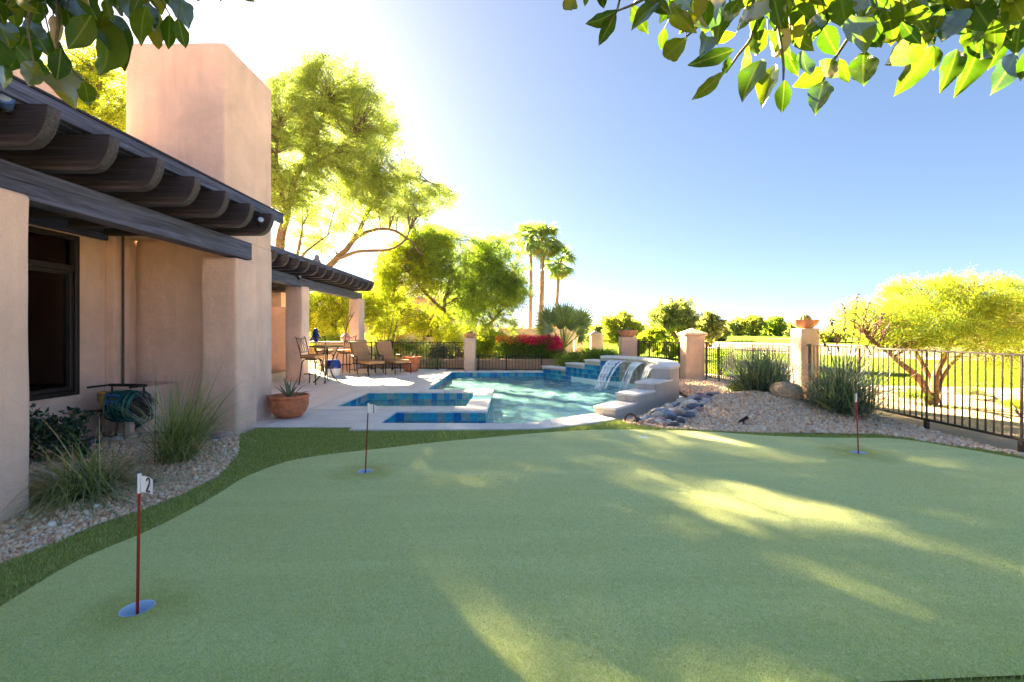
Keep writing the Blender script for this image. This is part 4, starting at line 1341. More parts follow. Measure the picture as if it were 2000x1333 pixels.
# ------------------------------------------------------------------ hose reel, valve, pipes by the house wall
hr = empty('hose_reel', (-5.18, 6.30, 0), 'dark green garden hose wound on a black wall reel', 'hose reel')
p0 = Vector((-5.30, 6.36, 0.47))
hs = MB()
ax = Vector((0.99, -0.10, 0)).normalized(); e1 = Vector((0, 0, 1)); e2 = ax.cross(e1)
pts = []
T = 20
for k in range(T * 14):
    a = 2 * pi * k / 14
    r_ = 0.150 + 0.030 * (k // (14 * 5) % 3) + 0.010 * sin(k * 1.7)
    s_ = ((k / (14 * 5)) % 1.0)
    s_ = s_ if int(k / 70) % 2 == 0 else 1 - s_
    pts.append(p0 + ax * (-0.17 + 0.34 * s_) + e1 * cos(a) * r_ + e2 * sin(a) * r_)
hs.tube(pts, 0.0145, 6).build('hose', HOSE, hr, smooth=True)
lp = MB()
for k, (dx, lo) in enumerate(((-.16, .03), (-.13, .07), (-.05, .16), (0.0, .22))):
    b0 = p0 + ax * dx + e2 * -.18
    lp.tube(spline([b0 + Vector((0, 0, .1)), b0 + Vector((-.03, -.03, -.2)), Vector((b0.x + .04, b0.y - .1, lo)), b0 + ax * .18 + Vector((.02, -.02, -.2)), b0 + ax * .16 + Vector((0, 0, .02))], 6), .0135, 6)
lp.build('hanging_loop', HOSE, hr, smooth=True)
for s_ in (-.2, .2):
    c_ = p0 + ax * s_
    o = MB().lathe([(0.145, -.008), (0.15, 0), (0.145, .008)], (0, 0, 0), 22).build('reel_flange', BLACKP, hr, local=True)
    o.location = c_ - hr.location; o.rotation_euler = ax.to_track_quat('Z', 'Y').to_euler()
fm = MB()
fm.tube([p0 + ax * -.28 + e1 * .29, p0 + ax * .28 + e1 * .29], .020, 8)
fm.tube([p0 + ax * -.28 + e1 * .29, p0 + ax * -.28 + e1 * .29 + e2 * .3], .014, 6).tube([p0 + ax * .28 + e1 * .29, p0 + ax * .28 + e1 * .29 + e2 * .25], .014, 6)
fm.tube([p0 + ax * -.24, p0 + ax * -.24 + e1 * .29], .012, 6).tube([p0 + ax * .24, p0 + ax * .24 + e1 * .29], .012, 6)
fm.build('bracket', IRON, hr, smooth=True)
MB().tube([p0 + ax * .2, p0 + ax * .30, p0 + ax * .30 - e1 * .12, p0 + ax * .37 - e1 * .12], .012, 6).build('crank_handle', IRON, hr, smooth=True)
nt_ = MB()
for k in range(40):
    a = random.uniform(0, 6.28); r_ = random.uniform(.05, .19)
    b_ = p0 + ax * random.uniform(.10, .17) + e1 * cos(a) * r_ + e2 * sin(a) * r_ - e2 * .12
    nt_.tube([b_, b_ + Vector((random.uniform(-.06, .06), random.uniform(-.04, .04), random.uniform(-.08, .08))), b_ + Vector((random.uniform(-.08, .08), random.uniform(-.04, .04), random.uniform(-.08, .08)))], .006, 4)
nt_.build('netting', m_plain('netting', (0.16, 0.16, 0.17), 0.8), hr)
MB().box(-5.30, -5.22, 6.30, 6.38, -.02, .30).build('stand', STUCCO, hr, bevel=0.006)

vv = empty('valve', (-5.62, 6.2, 0.5), 'brass backflow valve with blue handles on pipe by window', 'valve')
c_ = P(201, 785, 6.25)
MB().lathe([(.035, -.10), (.045, -.09), (.045, 0), (.06, .01), (.06, .10), (.062, .11), (.062, .13), (.04, .14)], tuple(c_), 14).build('body', BRASS, vv, smooth=True)
MB().tube([c_ + Vector((.04, 0, .03)), c_ + Vector((.22, -.02, .03))], .022, 8).tube([c_ + Vector((.13, -.02, -.06)), c_ + Vector((.13, -.02, .07))], .024, 8).build('pipe_tee', BRASS, vv, smooth=True)
for dx in (.10, .17, .23):
    MB().tube([c_ + Vector((dx, -.02, .04)), c_ + Vector((dx, -.03, .10))], .008, 6).tube([c_ + Vector((dx - .035, -.03, .10)), c_ + Vector((dx + .035, -.035, .09))], .011, 6).ball(tuple(c_ + Vector((dx, -.05, -.0))), .028, 8, 6).build('handle', BLUEV, vv)
MB().tube([c_ + Vector((-.6, -.25, -.13)), c_ + Vector((.02, 0, -.12)), c_ + Vector((.2, .02, -.07))], .016, 8).build('supply_pipe', IRON, vv, smooth=True)
MB().tube(spline([c_ + Vector((.02, 0, -.10)), c_ + Vector((-.03, -.03, -.25)), c_ + Vector((.05, -.04, -.45)), c_ + Vector((.16, -.02, -.56)), c_ + Vector((.22, 0, -.5))], 5), .014, 6).tube(spline([c_ + Vector((.13, -.02, -.06)), c_ + Vector((.22, -.03, -.25)), c_ + Vector((.2, -.03, -.45)), c_ + Vector((.14, 0, -.6))], 5), .012, 6).build('hose', BLACKP, vv, smooth=True)

# ------------------------------------------------------------------ putting flags
def flag(ph, ptop, label, digit, rz, lean):
    b = G(*ph)
    r = empty('putting_flag', (b[0], b[1], 0.012), label, 'golf flag', 'numbered pins on the putting green', 0)
    cu = MB()
    n_ = 28
    rr, zz = [.079, .074, .0735, .072], [.002, .002, -.004, -.10]
    cu.add([(rr[q] * cos(2 * pi * k / n_), rr[q] * sin(2 * pi * k / n_), zz[q]) for q in range(4) for k in range(n_)] , [(q * n_ + k, q * n_ + (k + 1) % n_, (q + 1) * n_ + (k + 1) % n_, (q + 1) * n_ + k) for q in range(3) for k in range(n_)] + [tuple(3 * n_ + k for k in range(n_))])
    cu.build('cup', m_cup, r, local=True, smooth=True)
    H = 0.72
    top = Vector((lean, 0, H))
    MB().tube([(0, 0, -0.098), top], [0.0075, 0.0065], 10).build('pole', RED_PAINT, r, local=True, smooth=True)
    f = MB()
    W, HH = 0.080, 0.088
    vs = []
    K = 8
    nx = []
    for i in range(K + 1):
        t = i / K
        x = 0.012 + W * t
        y = 0.010 * sin(t * 5.0) * t
        notch = 0.0
        vs += [(x, y + .001, HH * (-.5) - .006 * t), (x, y + .001, HH * .5 - .012 * t), (x, y - .001, HH * (-.5) - .006 * t), (x, y - .001, HH * .5 - .012 * t)]
    # swallow-tail end
    fs = []
    for i in range(K):
        a, c = i * 4, (i + 1) * 4
        fs += [(a, c, c + 1, a + 1), (a + 2, a + 3, c + 3, c + 2), (a, a + 2, c + 2, c), (a + 1, c + 1, c + 3, a + 3)]
    f.add(vs, fs)
    fo = f.build('flag', WHITE_PL, r, local=True)
    fo.location = top + Vector((0, 0, -.05)); fo.rotation_euler = (0, 0, rz)
    sl = MB().tube([(0, 0, -.050), (0, 0, .055)], .0092, 10).build('sleeve', WHITE_PL, fo, local=True, smooth=True)
    if digit:
        segs = {'1': [((.058, .036), (.058, -.036)), ((.058, .036), (.050, .026)), ((.050, -.036), (.066, -.036))],
                '2': [((.042, .022), (.047, .034)), ((.047, .034), (.060, .036)), ((.060, .036), (.069, .026)), ((.069, .026), (.066, .008)), ((.066, .008), (.042, -.034)), ((.042, -.034), (.072, -.034))]}[digit]
        d = MB()
        for (xa, za), (xb, zb) in segs:
            for yy in (-1, 1):
                fy = lambda x: 0.010 * sin((x - .012) / W * 5) * (x - .012) / W + yy * 0.0022
                d.tube([(xa, fy(xa), za - .004), (xb, fy(xb), zb - .004)], .0042, 5)
        d.build('number', DARK_PRINT, fo, local=True)
m_cup = m_plain('cup_plastic', (0.58, 0.74, 0.90), 0.2, 0, 0.06)  # blue of the reflected sky is painted into the cup colour
flag((268, 1193), 930, 'red putting pin with white flag number 2 nearest the camera', '2', -0.15, 0.012)
flag((713, 923), 790, 'red putting pin with white flag number 1 in front of the pool', '1', -0.05, 0.035)
flag((1677, 886), 770, 'red putting pin with furled white top near the right fence', None, 0.98, -0.03)
cup_lone = empty('putting_cup', (G(1258, 856)[0], G(1258, 856)[1], 0.012), 'small empty putting cup at the far edge of the green', 'golf cup')
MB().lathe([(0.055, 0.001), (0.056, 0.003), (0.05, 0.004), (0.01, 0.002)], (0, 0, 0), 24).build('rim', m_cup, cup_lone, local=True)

# ------------------------------------------------------------------ fence pillars
def bowl_planter(loc, s, label, cactus_h):
    r = empty('bowl_planter', loc, label, 'planter', 'cactus bowls on the fence pillars')
    MB().lathe([(a * s, b * s) for a, b in ((0.15, 0), (0.16, .01), (0.24, .09), (0.29, .17), (0.30, .20), (0.285, .20), (0.26, .17), (0.02, .165))], (0, 0, 0), 24).build('bowl', TERRA_PALE, r, local=True, smooth=True)
    n = 12
    c = MB()
    vs, fs = [], []
    for i in range(7):
        th = pi * i / 12
        for k in range(n * 2):
            rr = (1.0 if k % 2 else 0.86) * 0.15 * s
            a = 2 * pi * k / (2 * n)
            vs.append((rr * cos(th) * cos(a), rr * cos(th) * sin(a), .16 * s + cactus_h * sin(th)))
    for i in range(6):
        for k in range(2 * n):
            fs.append((i * 2 * n + k, i * 2 * n + (k + 1) % (2 * n), (i + 1) * 2 * n + (k + 1) % (2 * n), (i + 1) * 2 * n + k))
    c.add(vs, fs)
    c.build('cactus', CACTUS, r, local=True)
CACTUS = m_plain('cactus', (0.20, 0.20, 0.05), 0.8, 0, 0.4, 40)


def fence_pillar(x0, x1, y0, y1, z1, label, cap):
    r = empty('fence_pillar', ((x0 + x1) / 2, (y0 + y1) / 2, 0), label, 'pillar', 'stucco pillars of the garden fence')
    MB().box(x0, x1, y0, y1, -0.05, z1).build('shaft', STUCCO_LIGHT, r, bevel=0.025, seg=2, cuts=3, wobble=0.008, smooth=True)
    if cap == 'peak':
        cx, cyy = (x0 + x1) / 2, (y0 + y1) / 2
        w, d = (x1 - x0) / 2 + .06, (y1 - y0) / 2 + .06
        mb = MB()
        mb.box(cx - w, cx + w, cyy - d, cyy + d, z1 + .001, z1 + .07)
        mb.build('cap', STUCCO_LIGHT, r, bevel=0.015)
        q = MB()
        q.add([(cx - w + .02, cyy - d + .02, z1 + .071), (cx + w - .02, cyy - d + .02, z1 + .071), (cx + w - .02, cyy + d - .02, z1 + .071), (cx - w + .02, cyy + d - .02, z1 + .071), (cx, cyy, z1 + .23)], [(0, 1, 4), (1, 2, 4), (2, 3, 4), (3, 0, 4), (3, 2, 1, 0)])
        q.build('cap_peak', STUCCO_LIGHT, r, bevel=0.01)
    return r
fence_pillar(6.37, 6.78, 10.15, 10.55, 1.57, 'stucco pillar carrying a cactus bowl behind the spiky grass', None)
bowl_planter((6.575, 10.35, 1.571), 0.95, 'terracotta bowl with a gold barrel cactus on the right pillar', 0.16)
fence_pillar(5.44, 6.04, 14.4, 15.0, 1.38, 'stucco pillar with a peaked cap between two iron fence runs', 'peak')
fence_pillar(4.05, 4.62, 17.0, 17.5, 1.30, 'stucco pillar carrying a shallow bowl behind the waterfall wall', None)
bowl_planter((4.33, 17.25, 1.301), 1.25, 'pale bowl with small dark cactus behind the waterfall wall', 0.14)
fence_pillar(-1.83, -1.40, 17.5, 17.95, 1.26, 'slim stucco pillar with a bowl at the far pool edge', None)
bowl_planter((-1.615, 17.72, 1.261), 0.85, 'pale bowl with round cactus on the slim far pool pillar', 0.12)
fence_pillar(3.95, 4.45, 23.0, 23.5, 1.32, 'distant stucco pillar with peaked cap left of the shallow bowl', 'peak')


def fence(p, q, z0, z1, label, nbar, posts, zq=None, drop=0.0):
    """iron fence from p to q: rails, posts and every bar a part"""
    p, q = Vector((*p, 0)), Vector((*q, 0))
    r = empty('iron_fence', (p.x, p.y, 0), label, 'fence', 'iron fence runs round the garden')
    L = (q - p).length
    d = (q - p) / L
    ang = atan2(d.y, d.x)
    def railm(z, h, w):
        return MB().box(0, L, -w / 2, w / 2, z - h / 2, z + h / 2)
    for z, h, w in ((z1, .028, .034), (z0, .034, .034)):
        o = railm(z, h, w).build('rail', FENCE_M, r, local=True, bevel=0.003, seg=1); o.rotation_euler = (0, 0, ang)
    bm_ = MB().box(-.0075, .0075, -.0075, .0075, z0 + .018, z1 - .015).mesh('bar', FENCE_M)
    pm_ = MB().box(-.011, .011, -.011, .011, z0 + .0185, z1 - .015).box(-.026, .026, -.026, .026, -.06, z0 - .018).mesh('post', FENCE_M)
    pw_ = MB().box(-.026, .026, -.020, .020, -.06, z1 + .03).mesh('post', FENCE_M, bevel=0.003, seg=1)
    step = L / nbar
    ts = [t * L for t in posts]
    for k in range(1, nbar):
        s = k * step
        if any(abs(s - t) < .04 for t in ts): continue
        v = d * s
        link('bar', bm_, r, (v.x, v.y, 0), (0, 0, ang))
    for t in ts:
        v = d * t
        o = link('post', pw_ if t in (ts[0], ts[-1]) or t == ts[1] else pm_, r, (v.x, v.y, 0), (0, 0, ang))
fence((6.50, 10.14), (6.50, 3.6), 0.12, 1.20, 'long iron fence run along the golf course at right', 60, [0.012, 0.23, 0.446, 0.652, 0.86, 0.99])
fence((6.04, 14.38), (6.42, 10.57), 0.10, 1.16, 'iron fence run between the peaked pillar and the cactus bowl pillar', 34, [0.01, 0.2, 0.62, 0.99])
fence((4.63, 17.0), (5.45, 14.9), 0.12, 1.14, 'iron fence run behind the waterfall wall with the peaked pillar at its right', 20, [0.02, 0.3, 0.98])
fence((-7.0, 17.95), (-1.85, 17.75), 0.08, 1.08, 'iron fence run behind the chaise lounges', 46, [0.3, 0.46, 0.64, 0.8])
fence((-1.38, 17.75), (1.15, 17.6), 0.05, 0.56, 'low iron fence run between slim pillar and stepped stone wall', 20, [0.03, 0.46, 0.99])

# low tan walls and neighbouring buildings beyond the garden
def tan_wall(name, x0, x1, y0, y1, z1, label, mat=TAN_WALL, cat='wall'):
    return tag(MB().box(x0, x1, y0, y1, -.05, z1).build(name, mat, None, bevel=0.02, seg=2), label, cat)
tan_wall('garden_wall', -6.5, 1.8, 19.0, 19.25, 0.36, 'low tan wall behind the far pool fence')
tan_wall('garden_wall', -0.9, 4.3, 31.0, 31.3, 1.72, 'long pinkish wall below the three tall palms', STUCCO_LIGHT)
tan_wall('garden_wall', 4.6, 5.2, 26.2, 26.5, 1.3, 'short pinkish wall stub beside the distant peaked pillar', STUCCO_LIGHT)
tan_wall('garden_wall', 3.3, 3.75, 24.4, 24.8, 1.15, 'narrow stucco pier left of the distant peaked pillar', STUCCO_LIGHT)
tan_wall('garden_wall', 3.1, 4.3, 28, 28.3, 1.45, 'pale wall end right of the fan palm', CREAM)
tan_wall('garden_wall', 3.98, 4.4, 17.5, 18.2, 0.62, 'low stucco wall at the foot of the shallow bowl pillar', STUCCO_LIGHT)
nb = empty('neighbour_house', (-8.0, 36, 0), 'pale neighbouring house with tiled roof half hidden by yellow trees', 'house')
MB().box(-14, -4.2, 34, 42, -.05, 3.9).build('wall', CREAM, nb)
MB().box(-4.19, -3.0, 35, 40, -.05, 3.3).build('wing_wall', CREAM, nb)
m, nt, out = new_mat('roof_tile')
wv = nt.nodes.new('ShaderNodeTexWave'); wv.inputs['Scale'].default_value = 3.0; wv.inputs['Distortion'].default_value = 0.5
nt.links.new(coords(nt), wv.inputs['Vector'])
pbsdf(nt, out, ramp(nt, wv.outputs['Fac'], [(0.2, (0.30, 0.22, 0.17)), (0.7, (0.58, 0.46, 0.38))]), 0.9, bump(nt, wv.outputs['Fac'], .6, .05))
RTILE = m
mb = MB().add([(-14.6, 33.4, 3.9), (-3.7, 33.4, 3.9), (-4.6, 38, 5.6), (-13.5, 38, 5.6), (-3.7, 42.6, 3.9), (-14.6, 42.6, 3.9)], [(0, 1, 2, 3), (1, 4, 2), (4, 5, 3, 2), (5, 0, 3), (0, 5, 4, 1)])
mb.build('roof', RTILE, nb)
rt = MB()
for k in range(46):
    xx = -14.4 + k * 0.235
    rt.tube([(xx, 33.38, 3.93), (xx + 0.05, 37.9, 5.6)], .07, 6)
rt.build('roof_tiles', RTILE, nb, smooth=True)
for xx in (-9.8, -6.6):
    wf = MB().box(xx, xx + 1.2, 33.95, 33.995, 1.1, 2.6).build('window', BRONZE, nb)
    MB().box(xx + .08, xx + 1.12, 33.935, 33.948, 1.18, 2.52).build('pane', GLASS, wf)

# things on the gravel
rk = MB()
bm = bmesh.new(); bmesh.ops.create_icosphere(bm, subdivisions=4, radius=1)
for v in bm.verts:
    v.co *= 1 + 0.16 * noise.noise(v.co * 1.3 + Vector((3, 1, 2))) + 0.04 * noise.noise(v.co * 4)
    if v.co.z < -0.3: v.co.z = -0.3
me = bpy.data.meshes.new('boulder'); bm.to_mesh(me); bm.free()
me.polygons.foreach_set('use_smooth', np.ones(len(me.polygons), dtype=bool)); me.materials.append(ROCK_TAN)
bp = P(1543, 795, 8.3)
o = link('boulder', me, None, (bp.x, bp.y + .1, mound(bp.x, bp.y) + .05), (0, 0.15, 0.4)); o.scale = (0.30, 0.25, 0.25)
tag(o, 'rounded tan boulder between the two big spiky clumps', 'boulder')
sp = empty('spotlight', (G(1452, 797, .3)[0], G(1452, 797, .3)[1], 0), 'small dark landscape spotlight lying on the gravel mound', 'landscape light')
sp.location.z = mound(sp.location.x, sp.location.y); sp.scale = (.7, .7, .7)
MB().tube([(0, 0, -.02), (0, 0, .07)], .012, 6).build('stake', IRON, sp, local=True)
MB().tube([(-.10, 0, .05), (0, 0, .09), (.09, 0, .15)], [.025, .035, .042], 10).build('housing', IRON, sp, local=True, smooth=True)
hp = G(1230, 826)
rh = empty('rusty_hoop', (hp[0], hp[1] - .02, 0), 'small rusty curved hoop leaning by the lowest stone step', 'hoop')
MB().tube([(0.09 * cos(a), -.03, 0.06 - 0.09 * sin(a) * -1 * 0 + 0.09 * sin(a)) for a in np.linspace(pi * 1.05, -pi * .05, 12)][::-1], .016, 6).build('hoop', RUST, rh, local=True, smooth=True)

# ------------------------------------------------------------------ plants
def leaf_cards(pos, dirs, L, W, jit=0.35, fold=True):
    n = len(pos)
    d = dirs / np.linalg.norm(dirs, axis=1)[:, None]
    r = rng.normal(size=(n, 3))
    s = np.cross(d, r); s /= np.linalg.norm(s, axis=1)[:, None] + 1e-9
    nrm = np.cross(s, d)
    ll = (L * rng.uniform(1 - jit, 1 + jit, n))[:, None]
    ww = (W * rng.uniform(1 - jit, 1 + jit, n))[:, None]
    v = np.zeros((n, 4, 3))
    v[:, 0] = pos
    v[:, 1] = pos + d * ll * .5 + s * ww * .5 + nrm * ww * .15
    v[:, 2] = pos + d * ll - nrm * ww * .2
    v[:, 3] = pos + d * ll * .45 - s * ww * .5 + nrm * ww * .15
    return v.reshape(-1, 3), np.arange(n * 4).reshape(n, 4)


def blob_clumps(blobs, n, seed, shell=0.45, gap=0.35, gfreq=0.8):
    """clump centres inside ellipsoids (centre, radii, weight), leaving gaps where a noise is low"""
    r = np.random.default_rng(seed)
    vol = np.array([b[1][0] * b[1][1] * b[1][2] * (b[2] if len(b) > 2 else 1) for b in blobs]) ** 0.8
    pr = vol / vol.sum()
    out, tries = [], 0
    while len(out) < n and tries < n * 12:
        tries += 1
        b = blobs[r.choice(len(blobs), p=pr)]
        u = r.normal(size=3); u /= np.linalg.norm(u)
        rad = r.uniform() ** shell
        p = np.array(b[0]) + u * rad * np.array(b[1])
        if p[2] < 0.1: continue
        g = noise.noise(Vector(p * gfreq) + Vector((seed, 0, 0)))
        if g < -gap + 0.2 * r.normal(): continue
        out.append(p)
    return np.array(out)


def foliage(name, clumps, per, cr, L, W, mat, parent, droop=0.3, flat=0.7, up=0.0, sprig=False):
    n = len(clumps) * per
    c = np.repeat(clumps, per, axis=0)
    if sprig:
        # leaves strung along hanging or spreading twigs
        dirs0 = rng.normal(size=(len(clumps), 3)); dirs0[:, 2] = dirs0[:, 2] * .5 - droop + up
        dirs0 /= np.linalg.norm(dirs0, axis=1)[:, None]
        dd = np.repeat(dirs0, per, axis=0)
        t = rng.uniform(-1, 1, n)[:, None]
        pos = c + dd * t * cr + rng.normal(size=(n, 3)) * cr * .22
        d = rng.normal(size=(n, 3)) * .8 + dd * .7
    else:
        o = rng.normal(size=(n, 3)) * cr * np.array([1, 1, flat]) * .6
        pos = c + o
        d = rng.normal(size=(n, 3)) + o / cr * .6
    d[:, 2] -= droop
    d[:, 2] += up
    pos[:, 2] = np.maximum(pos[:, 2], 0.02)
    v, f = leaf_cards(pos, d, L, W)
    if parent is not None:
        l = world_loc(parent); v = v - np.array([l.x, l.y, l.z])
    return link(name, np_mesh(name, v, f, mat), parent)


def limbs(lines, n=8):
    """lines: list of (points, r0, r1); smoothed tubes"""
    mb = MB()
    for pts, r0, r1 in lines:
        s = spline([Vector(p) for p in pts], 4)
        k = len(s)
        s = [p + Vector(noise.noise_vector(p * 1.7)) * r0 * .35 for p in s]
        mb.tube(s, [r0 + (r1 - r0) * (i / (k - 1)) for i in range(k)], n)
    return mb


def twigs(mb, lines, clumps, frac, r=0.02, maxd=4.0):
    """thin branches from the nearest limb to a share of the clumps"""
    pts = [p for l in lines for p in spline([Vector(q) for q in l[0]], 3)]
    arr = np.array([tuple(p) for p in pts])
    for c in clumps:
        if random.random() > frac: continue
        dd = np.linalg.norm(arr - c, axis=1) + np.maximum(0, arr[:, 2] - c[2]) * .6
        i = int(dd.argmin())
        if dd[i] > maxd: continue
        a, b = Vector(arr[i]), Vector(c)
        L = (b - a).length
        m1 = a.lerp(b, .4) + Vector((random.gauss(0, .1), random.gauss(0, .1), .12)) * L
        mb.tube([a, m1, a.lerp(b, .75) + Vector((0, 0, .08 * L)), b], [r * 1.0, r * .8, r * .55, r * .2], 4, cap=False)
    return mb


def tree(name, base, label, cat, group, lines, blobs, n_clumps, per, cr, L, W, mat, bark, seed, droop=.3, gap=.35, gfreq=.8, tw=.25, twr=.02, shell=.45, sprig=True, flat=.7, up=0.0):
    random.seed(seed)
    r = empty(name, (base[0], base[1], 0), label, cat, group)
    cl = blob_clumps(blobs, n_clumps, seed, shell, gap, gfreq)
    mb = limbs(lines)
    mb.build('trunk', bark, r, smooth=True)
    if tw:
        t = twigs(MB(), lines, cl, tw, twr)
        if t.v: tag(t.build('branches', bark, r, smooth=True), kind='stuff')
    foliage('crown', cl, per, cr, L, W, mat, r, droop, flat, up, sprig)
    return r


def BL(px, py, d, rx, ry, rd=None, w=1.0):
    """ellipsoid seen at a photo pixel with radii in photo pixels"""
    p = P(px, py, d)
    s = d / F
    return ((p.x, p.y, p.z), (rx * s, (rd or rx) * s, ry * s), w)


# big mesquite behind the far pergola
D = 23.0
lines = [
    ([(-11.6, 22, 0), P(542, 520, 22), P(556, 430, 22), P(578, 350, 22.3), P(612, 280, 22.6), P(640, 200, 23)], .27, .06),
    ([P(560, 420, 22), P(540, 330, 21.5), P(545, 250, 21.5)], .12, .04),
    ([P(590, 330, 22.3), P(650, 300, 22), P(690, 260, 22.5)], .09, .03),
    ([(-10.4, 24, 0), P(618, 560, 24), P(650, 512, 24), P(683, 478, 24), P(706, 440, 24), P(722, 400, 24.2), P(735, 340, 24.2)], .22, .05),
    ([P(683, 478, 24), P(712, 455, 23.5), P(760, 448, 23.2), P(800, 470, 23), P(826, 500, 22.8)], .10, .03),
    ([P(655, 508, 24), P(700, 492, 23.6), P(760, 488, 23.2), P(790, 470, 23), P(800, 450, 23)], .10, .03),
    ([P(706, 440, 24), P(740, 385, 24), P(800, 350, 24), P(850, 360, 24)], .09, .03),
    ([P(578, 520, 22), P(600, 490, 22), P(640, 460, 22.5)], .07, .03),
    ([P(570, 530, 22.5), P(585, 480, 22.5), P(590, 440, 22.5)], .09, .04),
]
blobs = [BL(600, 250, 22.5, 85, 110, 90), BL(660, 185, 23, 85, 65, 90), BL(715, 260, 23.5, 70, 90, 80), BL(690, 340, 23, 85, 70, 80), BL(570, 380, 22, 60, 70, 70, .8), BL(780, 355, 23.5, 70, 45, 60, .9),
         BL(840, 385, 23.5, 55, 35, 50, .8), BL(745, 410, 24, 70, 35, 60, .7), BL(640, 410, 23, 60, 45, 60, .8), BL(560, 210, 22.5, 50, 70, 60, .7), BL(600, 470, 23, 60, 30, 50, .35), BL(500, 300, 22.5, 60, 120, 70, .7), BL(440, 290, 22, 70, 70, 80, .8), BL(520, 330, 22, 60, 90, 70, .8), BL(620, 145, 23, 60, 28, 50, .6), BL(470, 323, 22, 45, 50, 50, 1.0), BL(540, 303, 23, 50, 50, 55, .2), BL(790, 410, 23.5, 55, 26, 50, .6), BL(860, 372, 23.5, 40, 26, 40, .6), BL(690, 440, 23.5, 45, 26, 40, .4)]  # crown parts hidden behind the chimney are added to dapple sun on the turf
tree('mesquite_tree', (-11.6, 22), 'big airy green mesquite tree rising behind the tall chimney', 'tree', None, lines, blobs, 2700, 125, .46, .10, .026, LEAF_MESQ, BARK, 11, droop=.55, gap=.28, gfreq=.6, tw=.3, twr=.028)

# mesquite left of the chimney, behind the house roof
lines = [([(-16.5, 18, 0), P(150, 330, 18), P(175, 230, 18), P(200, 150, 18)], .22, .05), ([P(160, 300, 18), P(220, 230, 18), P(250, 200, 18)], .1, .03)]
blobs = [BL(190, 190, 18, 80, 70, 70), BL(120, 170, 18, 70, 60, 70, .7), BL(230, 250, 18, 60, 60, 60), BL(160, 120, 18.5, 60, 40, 60, .6), BL(100, 280, 18, 60, 50, 60, .6)]
tree('mesquite_tree', (-16.5, 18), 'sunlit yellow green tree above the house roof left of the chimney', 'tree', None, lines, blobs, 560, 66, .38, .11, .036, LEAF_PALO, BARK, 12, droop=.35, gap=.25, gfreq=.7, tw=.3)

# palo verde right of the far pergola
D = 25.0
lines = [([(-2.4, 24.5, 0), P(902, 690, 24.5), P(880, 650, 24.5), P(868, 600, 24.5), P(880, 540, 24.5)], .22, .06),
         ([P(902, 690, 24.5), P(950, 640, 25), P(985, 600, 25), P(1010, 560, 25)], .11, .03),
         ([P(868, 610, 24.5), P(820, 560, 24), P(790, 520, 24)], .10, .03), ([P(872, 580, 24.5), P(920, 520, 25), P(940, 480, 25)], .10, .03),
         ([(-4.8, 24.2, 0), P(830, 650, 24), P(850, 610, 24.2), P(880, 590, 24.4)], .08, .05)]
blobs = [BL(880, 510, 25, 95, 65, 90), BL(960, 550, 25.5, 75, 80, 80), BL(830, 480, 24.5, 55, 40, 60), BL(930, 600, 25, 90, 50, 80, .8), BL(1000, 590, 25, 40, 60, 60, .7), BL(975, 490, 25.5, 45, 32, 50, .7)]
tree('palo_verde_tree', (-2.4, 24.5), 'wide dense green tree behind the slim far pool pillar', 'tree', None, lines, blobs, 1400, 105, .40, .10, .032, LEAF_MID, BARK, 13, droop=.25, gap=.22, gfreq=.6, tw=.3, twr=.025)
lines = [([(-6.3, 25.5, 0), P(775, 640, 25.5), P(770, 560, 25.5), P(790, 500, 25.5)], .13, .04), ([P(772, 600, 25.5), P(740, 540, 25), P(740, 500, 25)], .07, .03)]
blobs = [BL(790, 515, 25, 55, 40, 60), BL(760, 555, 25, 30, 45, 60, .7), BL(845, 470, 24, 45, 28, 45, .9), BL(825, 540, 24, 45, 45, 50, .7), BL(775, 620, 25.5, 40, 45, 50, .5), BL(840, 630, 23.8, 50, 35, 50, .8), BL(880, 660, 23.5, 45, 28, 40, .8)]
tree('palo_verde_tree', (-6.3, 25.5), 'bright yellow flowering palo verde at the end of the far pergola', 'tree', None, lines, blobs, 840, 100, .34, .095, .030, LEAF_PALO, BARK_GREEN, 14, droop=.2, gap=.22, gfreq=.8, tw=.3)
lines = [([(-8.6, 23, 0), P(655, 640, 23), P(650, 600, 23)], .10, .04)]
blobs = [BL(640, 620, 23, 48, 42, 60), BL(690, 600, 23, 40, 35, 50, .8), BL(740, 630, 23, 34, 48, 50, .55), BL(730, 590, 23, 25, 30, 40, .5), BL(600, 610, 22.5, 30, 50, 50), BL(660, 575, 23, 50, 22, 40, .6), BL(660, 665, 22.5, 60, 22, 40, .7)]
tree('palo_verde_tree', (-8.6, 23), 'glowing yellow bush seen through the far pergola opening', 'tree', None, lines, blobs, 780, 100, .33, .095, .030, LEAF_PALO, BARK_GREEN, 15, droop=.1, gap=.3, gfreq=.9, tw=.15)
def shrub(name, base, label, cat, blobs, n, per, cr, L, W, mat, seed, stems=4, group=None, **kw):
    random.seed(seed)
    r = empty(name, (base[0], base[1], 0), label, cat, group)
    cl = blob_clumps(blobs, n, seed, kw.pop('shell', .5), kw.pop('gap', .5), kw.pop('gfreq', 1.2))
    mb = MB()
    for k in range(stems):
        c = cl[random.randrange(len(cl))]
        b = Vector((base[0] + random.gauss(0, .08), base[1] + random.gauss(0, .08), 0))
        mb.tube([b, b.lerp(Vector(c), .5) + Vector((0, 0, .1)), Vector(c)], [.025, .018, .006], 5)
    if stems: mb.build('stem', kw.pop('bark', BARK), r, smooth=True)
    foliage('foliage', cl, per, cr, L, W, mat, r, **kw)
    return r
